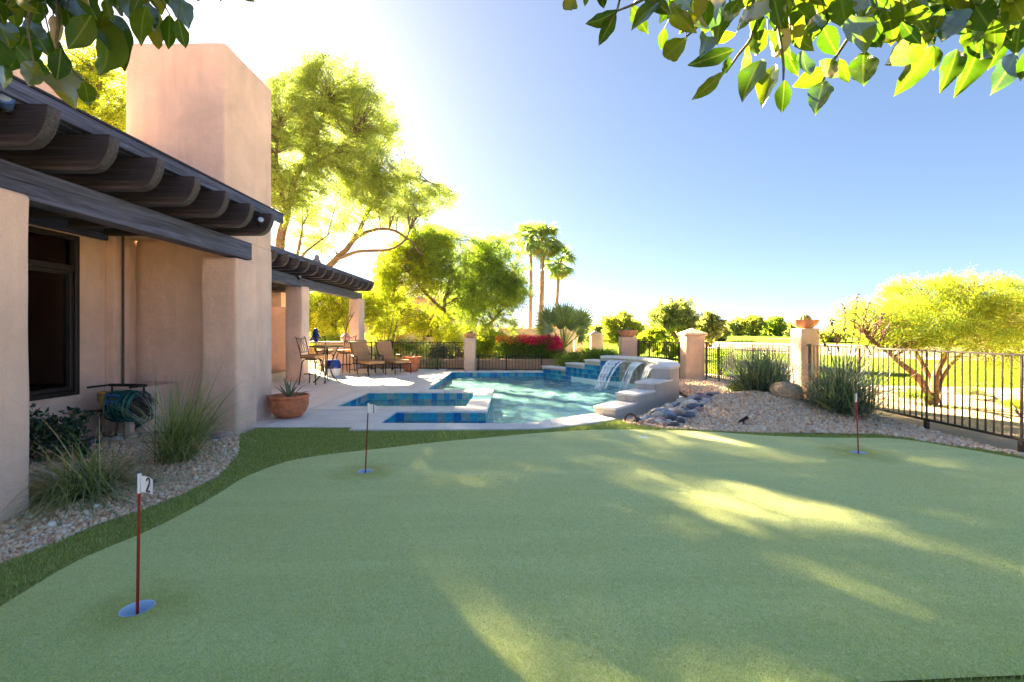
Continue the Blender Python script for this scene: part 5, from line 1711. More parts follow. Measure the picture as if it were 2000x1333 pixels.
# smaller shrubs in front of it
shrub('desert_shrub', (-5.6, 20.5), 'dark leafless twiggy shrub behind the lounges', 'shrub', [BL(768, 640, 20.5, 30, 45, 30)], 60, 22, .22, .06, .02, LEAF_MID, 21, stems=26)
shrub('desert_shrub', (-4.6, 20.0), 'green shrub growing behind the far fence near the agave pot', 'shrub', [BL(800, 680, 20, 38, 24, 30), BL(760, 685, 20, 30, 20, 30)], 130, 50, .2, .07, .03, LEAF_MID, 22)
shrub('desert_shrub', (-3.4, 21.0), 'dark green low shrub behind the far fence left of the slim pillar', 'shrub', [BL(865, 690, 21, 48, 22, 30)], 160, 50, .2, .06, .03, LEAF_DARK, 23)
shrub('desert_shrub', (-2.9, 18.5), 'small low plant at the foot of the far fence', 'shrub', [BL(848, 712, 18.5, 18, 10, 16)], 40, 40, .12, .07, .02, GRASSB, 24, up=.4)
shrub('tall_bush', (-1.0, 21.5), 'yellow green upright bush beside the bougainvillea hedge', 'shrub', [BL(950, 670, 21.5, 26, 32, 26), BL(935, 690, 21, 20, 26, 26)], 190, 56, .2, .07, .035, LEAF_PALO, 25)
shrub('tall_bush', (-0.6, 22.2), 'dark bush behind the left end of the bougainvillea hedge', 'shrub', [BL(972, 668, 22.2, 24, 20, 26)], 120, 56, .2, .07, .035, LEAF_MID, 26)
shrub('clipped_hedge', (-7.6, 20.5), 'low clipped green hedge seen over the bar', 'hedge', [BL(640, 664, 20.5, 50, 9, 30)], 200, 50, .15, .05, .025, LEAF_MID, 27, shell=.8)

# bougainvillea hedge
r = empty('bougainvillea_hedge', (0.65, 19.9, 0), 'bougainvillea hedge with orange to magenta flowers along its top', 'hedge')
def box_clumps(x0, x1, y0, y1, z0, z1, n):
    return np.stack([rng.uniform(x0, x1, n), rng.uniform(y0, y1, n), rng.uniform(z0, z1, n)], 1)
cl = box_clumps(-0.65, 1.95, 19.5, 20.4, 0.15, 1.12, 420)
cl[:, 2] += .06 * np.sin(cl[:, 0] * 4)
foliage('foliage', cl, 46, .17, .065, .038, LEAF_MID, r, droop=0, flat=1)
cl = box_clumps(0.3, 2.0, 19.35, 20.4, 1.0, 1.28, 118); cl2 = box_clumps(1.5, 2.1, 19.35, 20.2, .72, 1.2, 46)
foliage('blossom', np.concatenate([cl, cl2]), 34, .10, .055, .045, BRACT, r, droop=-.2, flat=.8)
cl = box_clumps(-0.65, 0.8, 19.4, 20.4, 1.05, 1.27, 95)
foliage('orange_blossom', cl, 22, .10, .05, .04, BRACT_OR, r, droop=-.2, flat=.7)
mb = MB()
for k in range(14):
    x = -0.5 + 2.4 * k / 13
    mb.tube([(x, 19.9, 0), (x + random.gauss(0, .1), 19.8, .5), (x + random.gauss(0, .2), 19.8, 1.0)], [.03, .02, .008], 5)
mb.build('stem', BARK, r)
shrub('dry_shrub', (2.15, 19.6), 'brownish thin shrub at the right end of the bougainvillea', 'shrub', [BL(1093, 690, 19.6, 12, 22, 14)], 40, 30, .14, .05, .02, LEAF_FAR, 28, stems=10)
shrub('mounded_hedge', (2.7, 17.4), 'dense low green hedge mound behind the stepped pool wall', 'hedge', [BL(1150, 697, 17.6, 58, 15, 34), BL(1115, 705, 17.2, 36, 12, 26), BL(1180, 694, 17.9, 30, 14, 26)], 360, 60, .14, .055, .022, LEAF_MID, 29, shell=.6, gap=.9)

# palms -----------------------------------------------------------------
def frond_mesh(seed, R, petiole, mat, nseg=22, droop=.35, spread=115):
    r = random.Random(seed)
    vs, fs = [], []
    # petiole along +x, then the fan
    pr = petiole
    def up(x, w0, w1):
        b = len(vs)
        vs.extend([(0, -w0, 0), (0, w0, 0), (x, w1, 0), (x, -w1, 0)]); fs.append((b, b + 1, b + 2, b + 3))
        vs.extend([(0, 0, -w0 * 1.2), (0, 0, w0), (x, 0, w1), (x, 0, -w1)]); fs.append((b + 4, b + 5, b + 6, b + 7))
    up(pr, .025, .014)
    for k in range(nseg):
        a = radians(-spread + 2 * spread * (k + .5) / nseg + r.uniform(-2, 2))
        L = R * (1 - .35 * abs(a) / radians(spread)) * r.uniform(.9, 1.08)
        w = R * .036
        d = Vector((cos(a), sin(a), 0)); s = Vector((-sin(a), cos(a), 0))
        dr = droop * r.uniform(.6, 1.5)
        b = len(vs)
        P0 = Vector((pr, 0, 0))
        for t, ww in ((.06, .5), (.45, 1.35), (.72, .6), (1.0, .05)):
            c = P0 + d * L * t * (1 - .12 * dr * t) + Vector((0, 0, -dr * L * max(0, t - .42) ** 1.6 * 1.6 - .10 * L * abs(sin(a)) * t))
            fold = .22 * ww * w
            vs.extend([tuple(c - s * w * ww + Vector((0, 0, fold))), tuple(c), tuple(c + s * w * ww + Vector((0, 0, fold)))])
        for i in range(3):
            for j in range(2):
                fs.append((b + i * 3 + j, b + i * 3 + j + 1, b + (i + 1) * 3 + j + 1, b + (i + 1) * 3 + j))
    return np_mesh('frond', np.array(vs), np.array(fs), mat)


FRONDS = [frond_mesh(i, .85, .72, PALM_LEAF, 20, .75, 105) for i in range(3)]
DEADF = [frond_mesh(20 + i, .8, .6, PALM_DEAD, 14, .9, 80) for i in range(2)]
BIGF = [frond_mesh(40 + i, .74, 1.15, PALM_LEAF, 30, .22, 135) for i in range(3)]


def palm(base, top, r0, label, n, ndead, scale, seed, fr=FRONDS, elmin=-62, group=None, name='fan_palm', twist=.5):
    random.seed(seed)
    r = empty(name, (base[0], base[1], 0), label, 'palm tree', group)
    b, t = Vector((base[0], base[1], -.05)), Vector(top)
    mb = MB()
    K = 22
    pts, rad = [], []
    for i in range(K + 1):
        f = i / K
        pts.append(b.lerp(t, f) + Vector((sin(f * 3) * .06, 0, 0)))
        rad.append(r0 * (1.25 - .45 * f) * (1 + .10 * (i % 2)) * (1.3 if i == 0 else 1))
    mb.tube(pts, rad, 10).build('trunk', PALM_BARK, r, smooth=False)
    def put(me, az, el, s, nm):
        o = link(nm, me, r, t - r.location + Vector((cos(az) * r0 * .6, sin(az) * r0 * .6, random.uniform(-.25, .1) * scale)))
        m3 = Matrix.Rotation(az, 3, 'Z') @ Matrix.Rotation(-el, 3, 'Y') @ Matrix.Rotation(random.uniform(-twist, twist), 3, 'X')
        o.rotation_euler = m3.to_euler()
        o.scale = (s, s, s)
    for k in range(n):
        f = (k + .5) / n
        put(random.choice(fr), k * 2.399 + random.uniform(-.3, .3), radians(80 + (elmin - 80) * f + random.uniform(-9, 9)), scale * random.uniform(.85, 1.1), 'frond')
    for k in range(ndead):
        put(random.choice(DEADF), k * 2.399, radians(random.uniform(-82, -55)), scale * random.uniform(.7, 1.0), 'dead_frond')
    return r


g = 'tall fan palms beyond the garden'
d = 33.0
palm((P(1034, 640, d).x, d), P(1036, 464, d), .12, 'leftmost tall fan palm with bare slim trunk', 40, 16, 1.0, 31, group=g)
palm((P(1052, 640, d - 1).x, d - 1), P(1060, 466, d - 1), .16, 'middle tall fan palm with thick shaggy trunk', 42, 22, 1.05, 32, group=g)
palm((P(1078, 640, d - .5).x, d - .5), P(1092, 512, d - .5), .11, 'shortest of the tall fan palms, leaning right', 38, 14, .98, 33, group=g)
yp = empty('fan_palm', (P(1099, 700, 21).x, 21, 0), 'young broad fan palm behind the bougainvillea', 'palm tree', g)
yb = P(1100, 682, 21)
MB().tube([(yb.x, 21, -.05), (yb.x, 21, .3), tuple(yb)], [.17, .15, .12], 10).build('trunk', PALM_BARK, yp)
random.seed(34)
for fx_, fy_, dd_, fac in [(1102, 622, -.5, 0), (1139, 637, -.4, 0), (1066, 632, -.3, .5), (1120, 592, .3, .6), (1087, 596, .2, .7), (1072, 662, -.6, .6), (1134, 668, -.7, .6), (1056, 612, .2, .9), (1105, 650, -.9, .2), (1140, 605, .5, .6), (1098, 585, .6, 1.0), (1062, 655, .3, 1.1), (1146, 655, .4, 1.0), (1090, 640, .7, .8), (1118, 640, .8, .8)]:
    c_ = P(1100 + (fx_ - 1100) * .92, fy_ - 12, 21 + dd_)
    x = (c_ - yb); L_ = x.length; x.normalize()
    nn = (Vector((0, -1, .25)) if fac < .8 else Vector((random.choice((-1, 1)), -.4, .3)))
    nn = Matrix.Rotation(random.choice((-1, 1)) * fac, 3, x) @ (nn - x * nn.dot(x)).normalized()
    y = nn.cross(x)
    o = link('frond', random.choice(BIGF), yp, yb - yp.location)
    o.rotation_euler = Matrix((x, y, nn)).transposed().to_euler()
    s_ = min(1.25, max(.75, L_ / 1.15))
    o.scale = (s_, s_, s_)
for k in range(3):
    o = link('dead_frond', random.choice(DEADF), yp, yb - yp.location)
    o.rotation_euler = (Matrix.Rotation(k * 2.1, 3, 'Z') @ Matrix.Rotation(.9, 3, 'Y')).to_euler(); o.scale = (.7, .7, .7)

# trees beyond the fence --------------------------------------------------
# spreading palo verde close behind the right fence
tb_ = G(1824, 792, -.05)
tx, ty = tb_
def T(px, py, dd=0): return P(px, py, ty + dd)
lines = [([(tx - .05, ty, -.08), T(1808, 760), T(1790, 735, -.1), T(1762, 712, -.2), T(1735, 690, -.3), T(1690, 655, -.4)], .085, .03),
         ([(tx, ty + .05, -.08), T(1818, 755, .1), T(1808, 725, .2), T(1790, 690, .3), T(1775, 640, .4), T(1800, 590, .4)], .07, .022),
         ([(tx + .04, ty - .02, -.08), T(1826, 750), T(1830, 725), T(1845, 700, -.1), T(1860, 665, -.2), T(1880, 610, -.2), T(1905, 570, -.1)], .08, .022),
         ([(tx + .05, ty + .04, -.08), T(1832, 752, .2), T(1852, 715, .3), T(1880, 690, .4), T(1930, 660, .5), T(1985, 635, .6)], .07, .02),
         ([T(1812, 760), T(1795, 745, -.3), T(1785, 742, -.4)], .03, .02), ([T(1930, 660, .5), T(1965, 642, .3), T(2010, 640, .3)], .025, .012)]
blobs = [BL(1760, 630, ty - .3, 90, 50, 110), BL(1840, 590, ty, 95, 50, 130), BL(1920, 600, ty, 90, 55, 130), BL(1700, 610, ty - .2, 55, 38, 80, .9), BL(1830, 650, ty - .3, 110, 38, 130), BL(1950, 665, ty + .3, 80, 40, 110, .8),
         BL(1790, 565, ty, 45, 22, 60, .7), BL(1890, 553, ty, 55, 20, 60, .7), BL(1975, 580, ty + .4, 40, 35, 60, .7), BL(2040, 640, ty + .3, 60, 70, 110, .8), BL(1660, 620, ty - .3, 25, 22, 40, .6), BL(1720, 660, ty - .3, 60, 25, 80, .7), BL(1960, 705, ty + .2, 70, 26, 80, .6), BL(1880, 690, ty - .4, 60, 20, 70, .4), BL(1745, 690, ty - .3, 45, 18, 60, .4), BL(1755, 560, ty, 28, 18, 40, .5), BL(1935, 545, ty, 30, 16, 40, .5)]
pv = tree('palo_verde_tree', (tx, ty), 'bright yellow multi trunk palo verde just outside the right fence', 'tree', None, lines, blobs, 1350, 72, .19, .050, .010, LEAF_PALO_NEAR, BARK_GREEN, 41, droop=.3, gap=.10, gfreq=1.7, tw=.5, twr=.008)
foliage('crown', blob_clumps(blobs, 520, 141, .45, .10, 1.7), 72, .19, .048, .010, LEAF_MID, pv, .3, .7, 0.0, True)

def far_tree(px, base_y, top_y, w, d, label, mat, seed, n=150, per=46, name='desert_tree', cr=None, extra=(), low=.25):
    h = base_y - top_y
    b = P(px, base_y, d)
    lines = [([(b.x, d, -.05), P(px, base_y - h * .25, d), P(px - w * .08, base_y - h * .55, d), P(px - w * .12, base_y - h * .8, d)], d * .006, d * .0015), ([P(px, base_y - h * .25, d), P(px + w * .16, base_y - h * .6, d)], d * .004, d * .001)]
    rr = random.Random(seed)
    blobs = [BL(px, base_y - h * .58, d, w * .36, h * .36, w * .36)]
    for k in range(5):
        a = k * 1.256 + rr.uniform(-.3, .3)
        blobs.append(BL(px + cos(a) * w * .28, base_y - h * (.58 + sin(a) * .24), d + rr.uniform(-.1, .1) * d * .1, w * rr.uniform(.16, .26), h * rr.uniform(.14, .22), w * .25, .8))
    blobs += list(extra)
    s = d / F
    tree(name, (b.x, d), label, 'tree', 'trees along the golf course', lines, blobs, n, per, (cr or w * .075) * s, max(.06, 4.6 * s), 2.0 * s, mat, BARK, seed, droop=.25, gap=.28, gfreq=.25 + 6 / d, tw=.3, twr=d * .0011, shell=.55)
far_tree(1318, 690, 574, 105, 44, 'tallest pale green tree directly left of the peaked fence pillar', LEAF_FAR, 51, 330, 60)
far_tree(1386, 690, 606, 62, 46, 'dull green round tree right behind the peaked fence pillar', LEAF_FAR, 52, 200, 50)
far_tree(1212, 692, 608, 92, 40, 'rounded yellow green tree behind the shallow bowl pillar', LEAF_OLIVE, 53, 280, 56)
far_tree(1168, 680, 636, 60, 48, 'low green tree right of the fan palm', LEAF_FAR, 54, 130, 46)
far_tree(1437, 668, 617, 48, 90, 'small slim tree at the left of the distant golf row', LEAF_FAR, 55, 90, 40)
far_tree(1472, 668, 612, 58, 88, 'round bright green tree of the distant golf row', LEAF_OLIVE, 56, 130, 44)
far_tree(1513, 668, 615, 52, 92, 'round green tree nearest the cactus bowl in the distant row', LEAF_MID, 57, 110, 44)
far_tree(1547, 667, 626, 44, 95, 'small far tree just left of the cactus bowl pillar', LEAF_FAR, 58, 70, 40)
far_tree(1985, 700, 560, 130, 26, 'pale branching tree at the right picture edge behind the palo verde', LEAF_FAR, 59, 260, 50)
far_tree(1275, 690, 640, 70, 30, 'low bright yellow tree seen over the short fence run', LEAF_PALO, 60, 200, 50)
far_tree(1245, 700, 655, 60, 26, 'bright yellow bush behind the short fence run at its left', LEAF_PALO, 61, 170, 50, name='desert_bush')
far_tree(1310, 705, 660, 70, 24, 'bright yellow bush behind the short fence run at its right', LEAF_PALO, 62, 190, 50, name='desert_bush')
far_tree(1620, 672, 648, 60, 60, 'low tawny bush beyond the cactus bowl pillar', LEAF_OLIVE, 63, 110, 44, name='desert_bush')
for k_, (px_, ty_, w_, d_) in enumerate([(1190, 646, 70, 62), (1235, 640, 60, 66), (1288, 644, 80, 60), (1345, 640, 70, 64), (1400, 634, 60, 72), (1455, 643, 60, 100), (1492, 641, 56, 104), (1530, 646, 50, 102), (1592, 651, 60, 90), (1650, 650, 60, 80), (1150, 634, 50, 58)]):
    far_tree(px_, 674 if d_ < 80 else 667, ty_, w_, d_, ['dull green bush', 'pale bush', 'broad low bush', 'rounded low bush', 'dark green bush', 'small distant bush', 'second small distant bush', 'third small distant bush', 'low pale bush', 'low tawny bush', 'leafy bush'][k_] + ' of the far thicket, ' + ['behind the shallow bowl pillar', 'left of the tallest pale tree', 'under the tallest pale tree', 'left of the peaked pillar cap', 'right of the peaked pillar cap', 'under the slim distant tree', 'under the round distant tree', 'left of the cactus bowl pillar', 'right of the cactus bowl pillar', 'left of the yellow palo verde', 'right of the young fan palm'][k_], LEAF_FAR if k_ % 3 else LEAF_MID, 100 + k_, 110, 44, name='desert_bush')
shrub('desert_bush', (7.2, 16.0), 'dull green bush behind the second fence run', 'shrub', [BL(1415, 705, 16, 26, 26, 24)], 110, 46, .15, .06, .02, LEAF_MID, 64)
shrub('desert_bush', (8.3, 10.9), 'low grey green bush beside the palo verde trunk', 'shrub', [BL(1785, 777, 9.9, 26, 15, 30)], 90, 46, .08, .035, .010, LEAF_MID, 65)
shrub('desert_bush', (11.5, 11.4), 'low tan bush on the dirt right of the palo verde trunk', 'shrub', [BL(1893, 774, 10.6, 22, 14, 28)], 70, 46, .08, .035, .010, LEAF_FAR, 66)
shrub('desert_bush', (9.2, 8.1), 'yellow bush on the dirt by the right picture edge', 'shrub', [BL(1985, 797, 8.6, 26, 14, 30)], 80, 46, .07, .03, .012, LEAF_PALO, 67)
# a far wooded skyline no one could count
bl = []
for k in range(90):
    x = -130 + k * 4.2 + random.uniform(-2, 2)
    y = 165 + random.uniform(-12, 12) - 25 * abs(sin(k * .2))
    bl.append(((x, y, random.uniform(.8, 2.0)), (4.5, 3, random.uniform(1.2, 2.6))))
cl = blob_clumps(bl, 1900, 71, .5, .9, .1)
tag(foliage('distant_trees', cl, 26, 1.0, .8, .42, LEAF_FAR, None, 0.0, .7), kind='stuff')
# dry tufts and low scrub on the dirt outside the fence
n = 1500
x = rng.uniform(6.7, 18, n); y = rng.uniform(4, 13, n)
k = np.array([noise.noise(Vector((a * .9, b * .9, 5))) > .12 for a, b in zip(x, y)])
cl = np.stack([x[k], y[k], np.full(k.sum(), .0)], 1)
tag(foliage('scrub', cl, 7, .09, .08, .008, GRASSB, None, -.9, .4), kind='stuff')
# fairway grass blades near the fence
n = 90000
x = rng.uniform(6.6, 26, n); y = rng.uniform(12.4, 24, n)
k = inside_np(fair_out, x, y)
FAIR_BLADE = m_leaf('fairway_blade', [(0, (0.08, 0.14, 0.02)), (1, (0.20, 0.25, 0.04))], (1.4, 1.4, .6), .5)
blades('fairway_blades', x[k], y[k], -0.04, .07, .008, .5, FAIR_BLADE, fairway)

# grasses ---------------------------------------------------------------
def blade_clump(name, base, n, L, w, mat, seed, label, el0, el1, droop, rad, cat='ornamental grass', lean=(0, 0), parts=None, K=6, group=None):
    r0 = np.random.default_rng(seed)
    r = empty(name, base, label, cat, group)
    az = r0.uniform(0, 2 * pi, n)
    el = np.radians(r0.uniform(el0, el1, n))
    ll = L * r0.uniform(.5, 1.15, n)
    ww = w * r0.uniform(.7, 1.3, n)
    dr = droop * r0.uniform(.3, 1.5, n)
    b = np.stack([rad * r0.normal(size=n), rad * r0.normal(size=n), np.zeros(n)], 1) * .6
    d = np.stack([np.cos(az) * np.cos(el) + lean[0], np.sin(az) * np.cos(el) + lean[1], np.sin(el)], 1)
    d /= np.linalg.norm(d, axis=1)[:, None]
    tw = r0.uniform(-.8, .8, n)
    side = np.stack([-np.sin(az + tw), np.cos(az + tw), np.zeros(n)], 1)
    V = np.zeros((n, K + 1, 2, 3))
    for i in range(K + 1):
        t = i / K
        c = b + d * (ll * t)[:, None]
        hz = d.copy(); hz[:, 2] = 0
        c = c + hz * (ll * dr * .35 * t ** 2)[:, None]
        c[:, 2] -= ll * dr * t ** 2.4 * .75
        c[:, 2] = np.maximum(c[:, 2], .01)
        taper = (1 - t ** 1.6) * .9 + .1
        V[:, i, 0] = c - side * (ww * taper * .5)[:, None]
        V[:, i, 1] = c + side * (ww * taper * .5)[:, None]
    idx = np.arange(n * (K + 1) * 2).reshape(n, K + 1, 2)
    f = np.stack([idx[:, :-1, 0], idx[:, :-1, 1], idx[:, 1:, 1], idx[:, 1:, 0]], -1).reshape(-1, 4)
    link('blades', np_mesh('blades', V.reshape(-1, 3), f, mat, smooth=True), r)
    return r


gb = G(342, 903)
blade_clump('bear_grass', (gb[0], gb[1], 0), 640, 1.32, .0105, GRASSB, 81, 'tall arching grass clump beside the second pillar', 46, 89, .62, .12, lean=(.20, 0))
gb = G(170, 968)
blade_clump('bear_grass', (gb[0], gb[1], 0), 760, .92, .0115, GRASSB, 82, 'low sprawling grass clump in front of the window', 12, 75, .9, .14, lean=(-.05, -.1))
y1 = (P(1490, 770, 9.1).x, 9.1)
blade_clump('hesperaloe', (*y1, mound(*y1)), 1350, 1.22, .016, YUCCA, 83, 'green spiky clump left of the tan boulder', 14, 88, .32, .30, 'spiky shrub')
y2 = (P(1640, 812, 7.9).x, 7.9)
hes = blade_clump('hesperaloe', (*y2, mound(*y2)), 1500, 1.22, .015, YUCCA, 84, 'blue green spiky clump with tall flower stalks right of the boulder', 12, 88, .34, .30, 'spiky shrub')
y3 = (P(1440, 785, 8.9).x, 8.9)
shrub('low_shrub', (y3[0], y3[1]), 'small dull green shrub at the left foot of the green spiky clump', 'shrub', [BL(1442, 760, 9.2, 16, 14, 16)], 50, 46, .08, .03, .015, LEAF_MID, 85)
for k, (tx_, ty_) in enumerate([(1675, 575), (1648, 600), (1622, 625), (1697, 592), (1725, 615), (1735, 640), (1602, 655)]):
    mb = MB()
    a = Vector((y2[0], y2[1], .3)); e = P(tx_, ty_, 7.9 + random.uniform(-.3, .3))
    pts = spline([a, a.lerp(e, .5) + Vector((.06, 0, .12)), e], 8)
    mb.tube(pts, [.007] * 8 + [.005] * (len(pts) - 8), 5)
    for q in pts[9:]:
        for _ in range(5):
            o_ = Vector((random.gauss(0, .022), random.gauss(0, .022), random.gauss(0, .03)))
            mb.tube([q, q + o_ * .6, q + o_ * 1.3], [.003, .009, .003], 4)
    mb.build('flower_stalk', STALK, hes)

# dark leafy shrub below the window
sb_ = (-5.35, 5.05)
shrub('leafy_shrub', sb_, 'dark glossy leafed shrub below the window', 'shrub', [((-5.42, 5.1, .42), (.30, .28, .30)), ((-5.30, 5.2, .30), (.30, .25, .25)), ((-5.2, 5.45, .36), (.20, .2, .18)), ((-5.55, 4.9, .5), (.25, .25, .25)), ((-5.0, 5.25, .18), (.18, .18, .14))], 150, 9, .09, .075, .045, LEAF_DARK, 86, stems=8, gap=.9)
ys_ = G(178, 850)
shrub('seedling', (ys_[0], ys_[1]), 'small pale yellow seedling in front of the cobbles', 'plant', [((ys_[0], ys_[1], .06), (.06, .06, .05))], 8, 8, .04, .05, .02, LEAF_PALO, 87, stems=3)

# ------------------------------------------------------------------ citrus branches overhead
m, nt, out = new_mat('citrus_leaf')
oi = nt.nodes.new('ShaderNodeObjectInfo')
tc = nt.nodes.new('ShaderNodeTexCoord')
sp_ = nt.nodes.new('ShaderNodeSeparateXYZ'); nt.links.new(tc.outputs['Object'], sp_.inputs[0])
ay = math_n(nt, 'ABSOLUTE', sp_.outputs['Y'])
# side veins run forward from the midrib
ph = math_n(nt, 'SUBTRACT', sp_.outputs['X'], math_n(nt, 'MULTIPLY', ay, 0.75))
vein = math_n(nt, 'ABSOLUTE', math_n(nt, 'SINE', math_n(nt, 'MULTIPLY', ph, 31.0)))
veinm = ramp(nt, vein, [(0.0, (1, 1, 1)), (0.16, (0, 0, 0))])
mid_ = ramp(nt, ay, [(0.0, (1, 1, 1)), (0.013, (1, 1, 1)), (0.022, (0, 0, 0))])
no_ = noise_tex(nt, coords(nt, (4, 4, 4)), 1.5, 4)
base_ = ramp(nt, oi.outputs['Random'], [(0, (0.035, 0.085, 0.012)), (0.4, (0.06, 0.13, 0.016)), (0.8, (0.11, 0.18, 0.02)), (1, (0.26, 0.25, 0.02))])
base_ = mixc(nt, 0.5, base_, ramp(nt, no_, [(0.3, (0.6, 0.65, 0.5)), (0.7, (1, 1, 1))]), 'MULTIPLY')
cc = mixc(nt, math_n(nt, 'MULTIPLY', veinm, .30), base_, (0.15, 0.22, 0.05))
cc = mixc(nt, math_n(nt, 'MULTIPLY', mid_, .6), cc, (0.20, 0.26, 0.07))
tr_ = mixc(nt, 1.0, cc, (1.0, 1.08, 0.28), 'MULTIPLY')
d = nt.nodes.new('ShaderNodeBsdfDiffuse'); nt.links.new(cc, d.inputs[0])
t = nt.nodes.new('ShaderNodeBsdfTranslucent'); nt.links.new(tr_, t.inputs[0])
nb = bump(nt, math_n(nt, 'ADD', veinm, mid_), -.25, .02)
nt.links.new(nb, d.inputs['Normal'])
mx = nt.nodes.new('ShaderNodeMixShader'); mx.inputs[0].default_value = .55
nt.links.new(d.outputs[0], mx.inputs[1]); nt.links.new(t.outputs[0], mx.inputs[2])
gl = nt.nodes.new('ShaderNodeBsdfGlossy'); gl.inputs['Roughness'].default_value = .28; nt.links.new(nb, gl.inputs['Normal'])
fr = nt.nodes.new('ShaderNodeFresnel'); fr.inputs[0].default_value = 1.4
m2 = nt.nodes.new('ShaderNodeMixShader'); nt.links.new(math_n(nt, 'MULTIPLY', fr.outputs[0], .30), m2.inputs[0]); nt.links.new(mx.outputs[0], m2.inputs[1]); nt.links.new(gl.outputs[0], m2.inputs[2])
nt.links.new(m2.outputs[0], out.inputs[0])
CITRUS = m
DRY_LEAF = m_leaf('dry_leaf', [(0, (0.45, 0.36, 0.24)), (1, (0.55, 0.42, 0.28))], (1.1, 1, .8), .3, .3)


def leaf_mesh(seed, mat, width=.42, cup=.25, curl=.25):
    """unit leaf: base at the origin, tip at x=1"""
    r = random.Random(seed)
    nx, ny = 16, 8
    vs, fs = [], []
    ph = r.uniform(0, 6)
    for i in range(nx + 1):
        t = i / nx
        w = width * .5 * (sin(pi * t ** .86) ** .95 if 0 < t < 1 else 0) + (.012 if t < .05 else .002)
        w *= 1 + .05 * sin(t * 17 + ph)
        for j in range(ny + 1):
            s = -1 + 2 * j / ny
            z = cup * .55 * w * abs(s) ** 1.7 - curl * (t - .45) ** 2 + .022 * sin(t * 8 + s * 2 + ph) * abs(s) ** 1.5 + .012 * sin(t * 23 + ph) * s * s
            vs.append((t, s * w, z + curl * .2))
    for i in range(nx):
        for j in range(ny):
            a = i * (ny + 1) + j
            fs.append((a, a + 1, a + ny + 2, a + ny + 1))
    return np_mesh('leaf', np.array(vs), np.array(fs), mat, smooth=True)


LM = [leaf_mesh(1, CITRUS, .42, .3, .22), leaf_mesh(2, CITRUS, .48, .5, .35), leaf_mesh(3, CITRUS, .38, .15, .12), leaf_mesh(4, CITRUS, .50, .35, -.2), leaf_mesh(5, CITRUS, .44, .7, .5)]
LW = leaf_mesh(9, CITRUS, .56, .25, .25)
LDRY = leaf_mesh(8, DRY_LEAF, .34, 1.2, .5)


def put_leaf(root, a, b, me, roll=None, scale_w=1.0):
    a, b = Vector(a), Vector(b)
    x = (b - a); L = x.length; x.normalize()
    view = (a.lerp(b, .5) - camera.location).normalized()
    n_ = view - x * view.dot(x)
    if n_.length < 1e-4: n_ = x.orthogonal()
    n_.normalize()
    if roll is None: roll = max(-.9, min(.9, random.gauss(0, .38)))
    n_ = Matrix.Rotation(roll, 3, x) @ n_
    if random.random() < .5: n_ = -n_
    y = n_.cross(x)
    o = link('leaf', me, root, a - world_loc(root))
    o.rotation_euler = Matrix((x, y, n_)).transposed().to_euler()
    o.scale = (L, L * scale_w, L)
    return o


def citrus(root, leaves, dmean, dspread, seed):
    random.seed(seed)
    tw_ = MB()
    bases = []
    for it in leaves:
        (ax_, ay_), (bx_, by_) = it[0], it[1]
        kind = it[2] if len(it) > 2 else None
        d1 = dmean + random.uniform(-dspread, dspread)
        d2 = d1 + random.uniform(-.045, .045)
        a, b = P(ax_, ay_, d1), P(bx_, by_, d2)
        me = LW if kind == 'w' else LDRY if kind == 'd' else random.choice(LM)
        put_leaf(root, a, b, me)
        bases.append(a)
    return bases


RL = [((1207, 20), (1143, 48)), ((1203, 25), (1169, 90)), ((1233, 13), (1266, 67)), ((1172, -20), (1180, 17)), ((1108, -18), (1118, 22)), ((1148, -25), (1142, 13)), ((1316, -8), (1287, 48), 'w'), ((1298, 55), (1291, 99)),
      ((1341, 74), (1296, 115)), ((1449, -6), (1395, 70)), ((1512, -4), (1455, 44)), ((1433, 97), (1343, 129)), ((1414, 141), (1350, 197)), ((1514, 126), (1488, 210)), ((1532, 157), (1527, 222)), ((1521, 15), (1518, 117), 'd'),
      ((1460, 88), (1446, 166)), ((1487, 117), (1449, 198)), ((1437, 67), (1386, 81)), ((1359, 36), (1325, 67)), ((1379, 70), (1368, 112)), ((1616, 138), (1547, 170), 'w'), ((1609, 159), (1592, 222)), ((1639, 115), (1658, 162)),
      ((1687, 100), (1686, 169)), ((1725, 0), (1748, 80), 'w'), ((1823, 69), (1727, 127)), ((1821, 90), (1746, 189)), ((1823, 90), (1824, 138)), ((1869, 97), (1837, 181)), ((1917, 72), (1866, 190)), ((1954, 60), (1913, 117)), ((1966, 76), (1929, 138)),
      ((1986, 104), (1936, 184)), ((1995, 10), (1984, 108), 'w'), ((1775, -5), (1810, 60), 'w'), ((1607, 50), (1637, 110), 'w'), ((1816, 40), (1890, 62)), ((1545, 60), (1590, 100)), ((1570, 30), (1560, 95)), ((1480, 40), (1478, 110)),
      ((1665, 30), (1690, 105), 'w'), ((1700, 20), (1712, 92)), ((1860, 15), (1840, 80), 'w'), ((1900, 5), (1940, 65), 'w'), ((1410, 20), (1400, 90)), ((1340, 10), (1352, 66)), ((1380, -5), (1378, 60), 'w'), ((1255, -20), (1310, 30)), ((1290, -30), (1262, 12)),
      ((1540, -10), (1545, 60), 'w'), ((1590, -20), (1620, 45), 'w'), ((1640, -15), (1655, 60), 'w'), ((1690, -30), (1680, 40), 'w'), ((1500, 60), (1548, 118)), ((1425, 110), (1412, 148)), ((1530, 95), (1560, 150)), ((1600, 120), (1640, 150)), ((1470, 10), (1440, 60)), ((1568, 100), (1580, 150)),
      ((1935, 30), (1975, 80)), ((2010, 90), (1994, 160)), ((1880, 60), (1925, 100)), ((1760, 40), (1800, 90)), ((1845, -10), (1880, 40), 'w'), ((1960, -20), (2000, 40), 'w'), ((1800, -20), (1770, 30))]
random.seed(3)
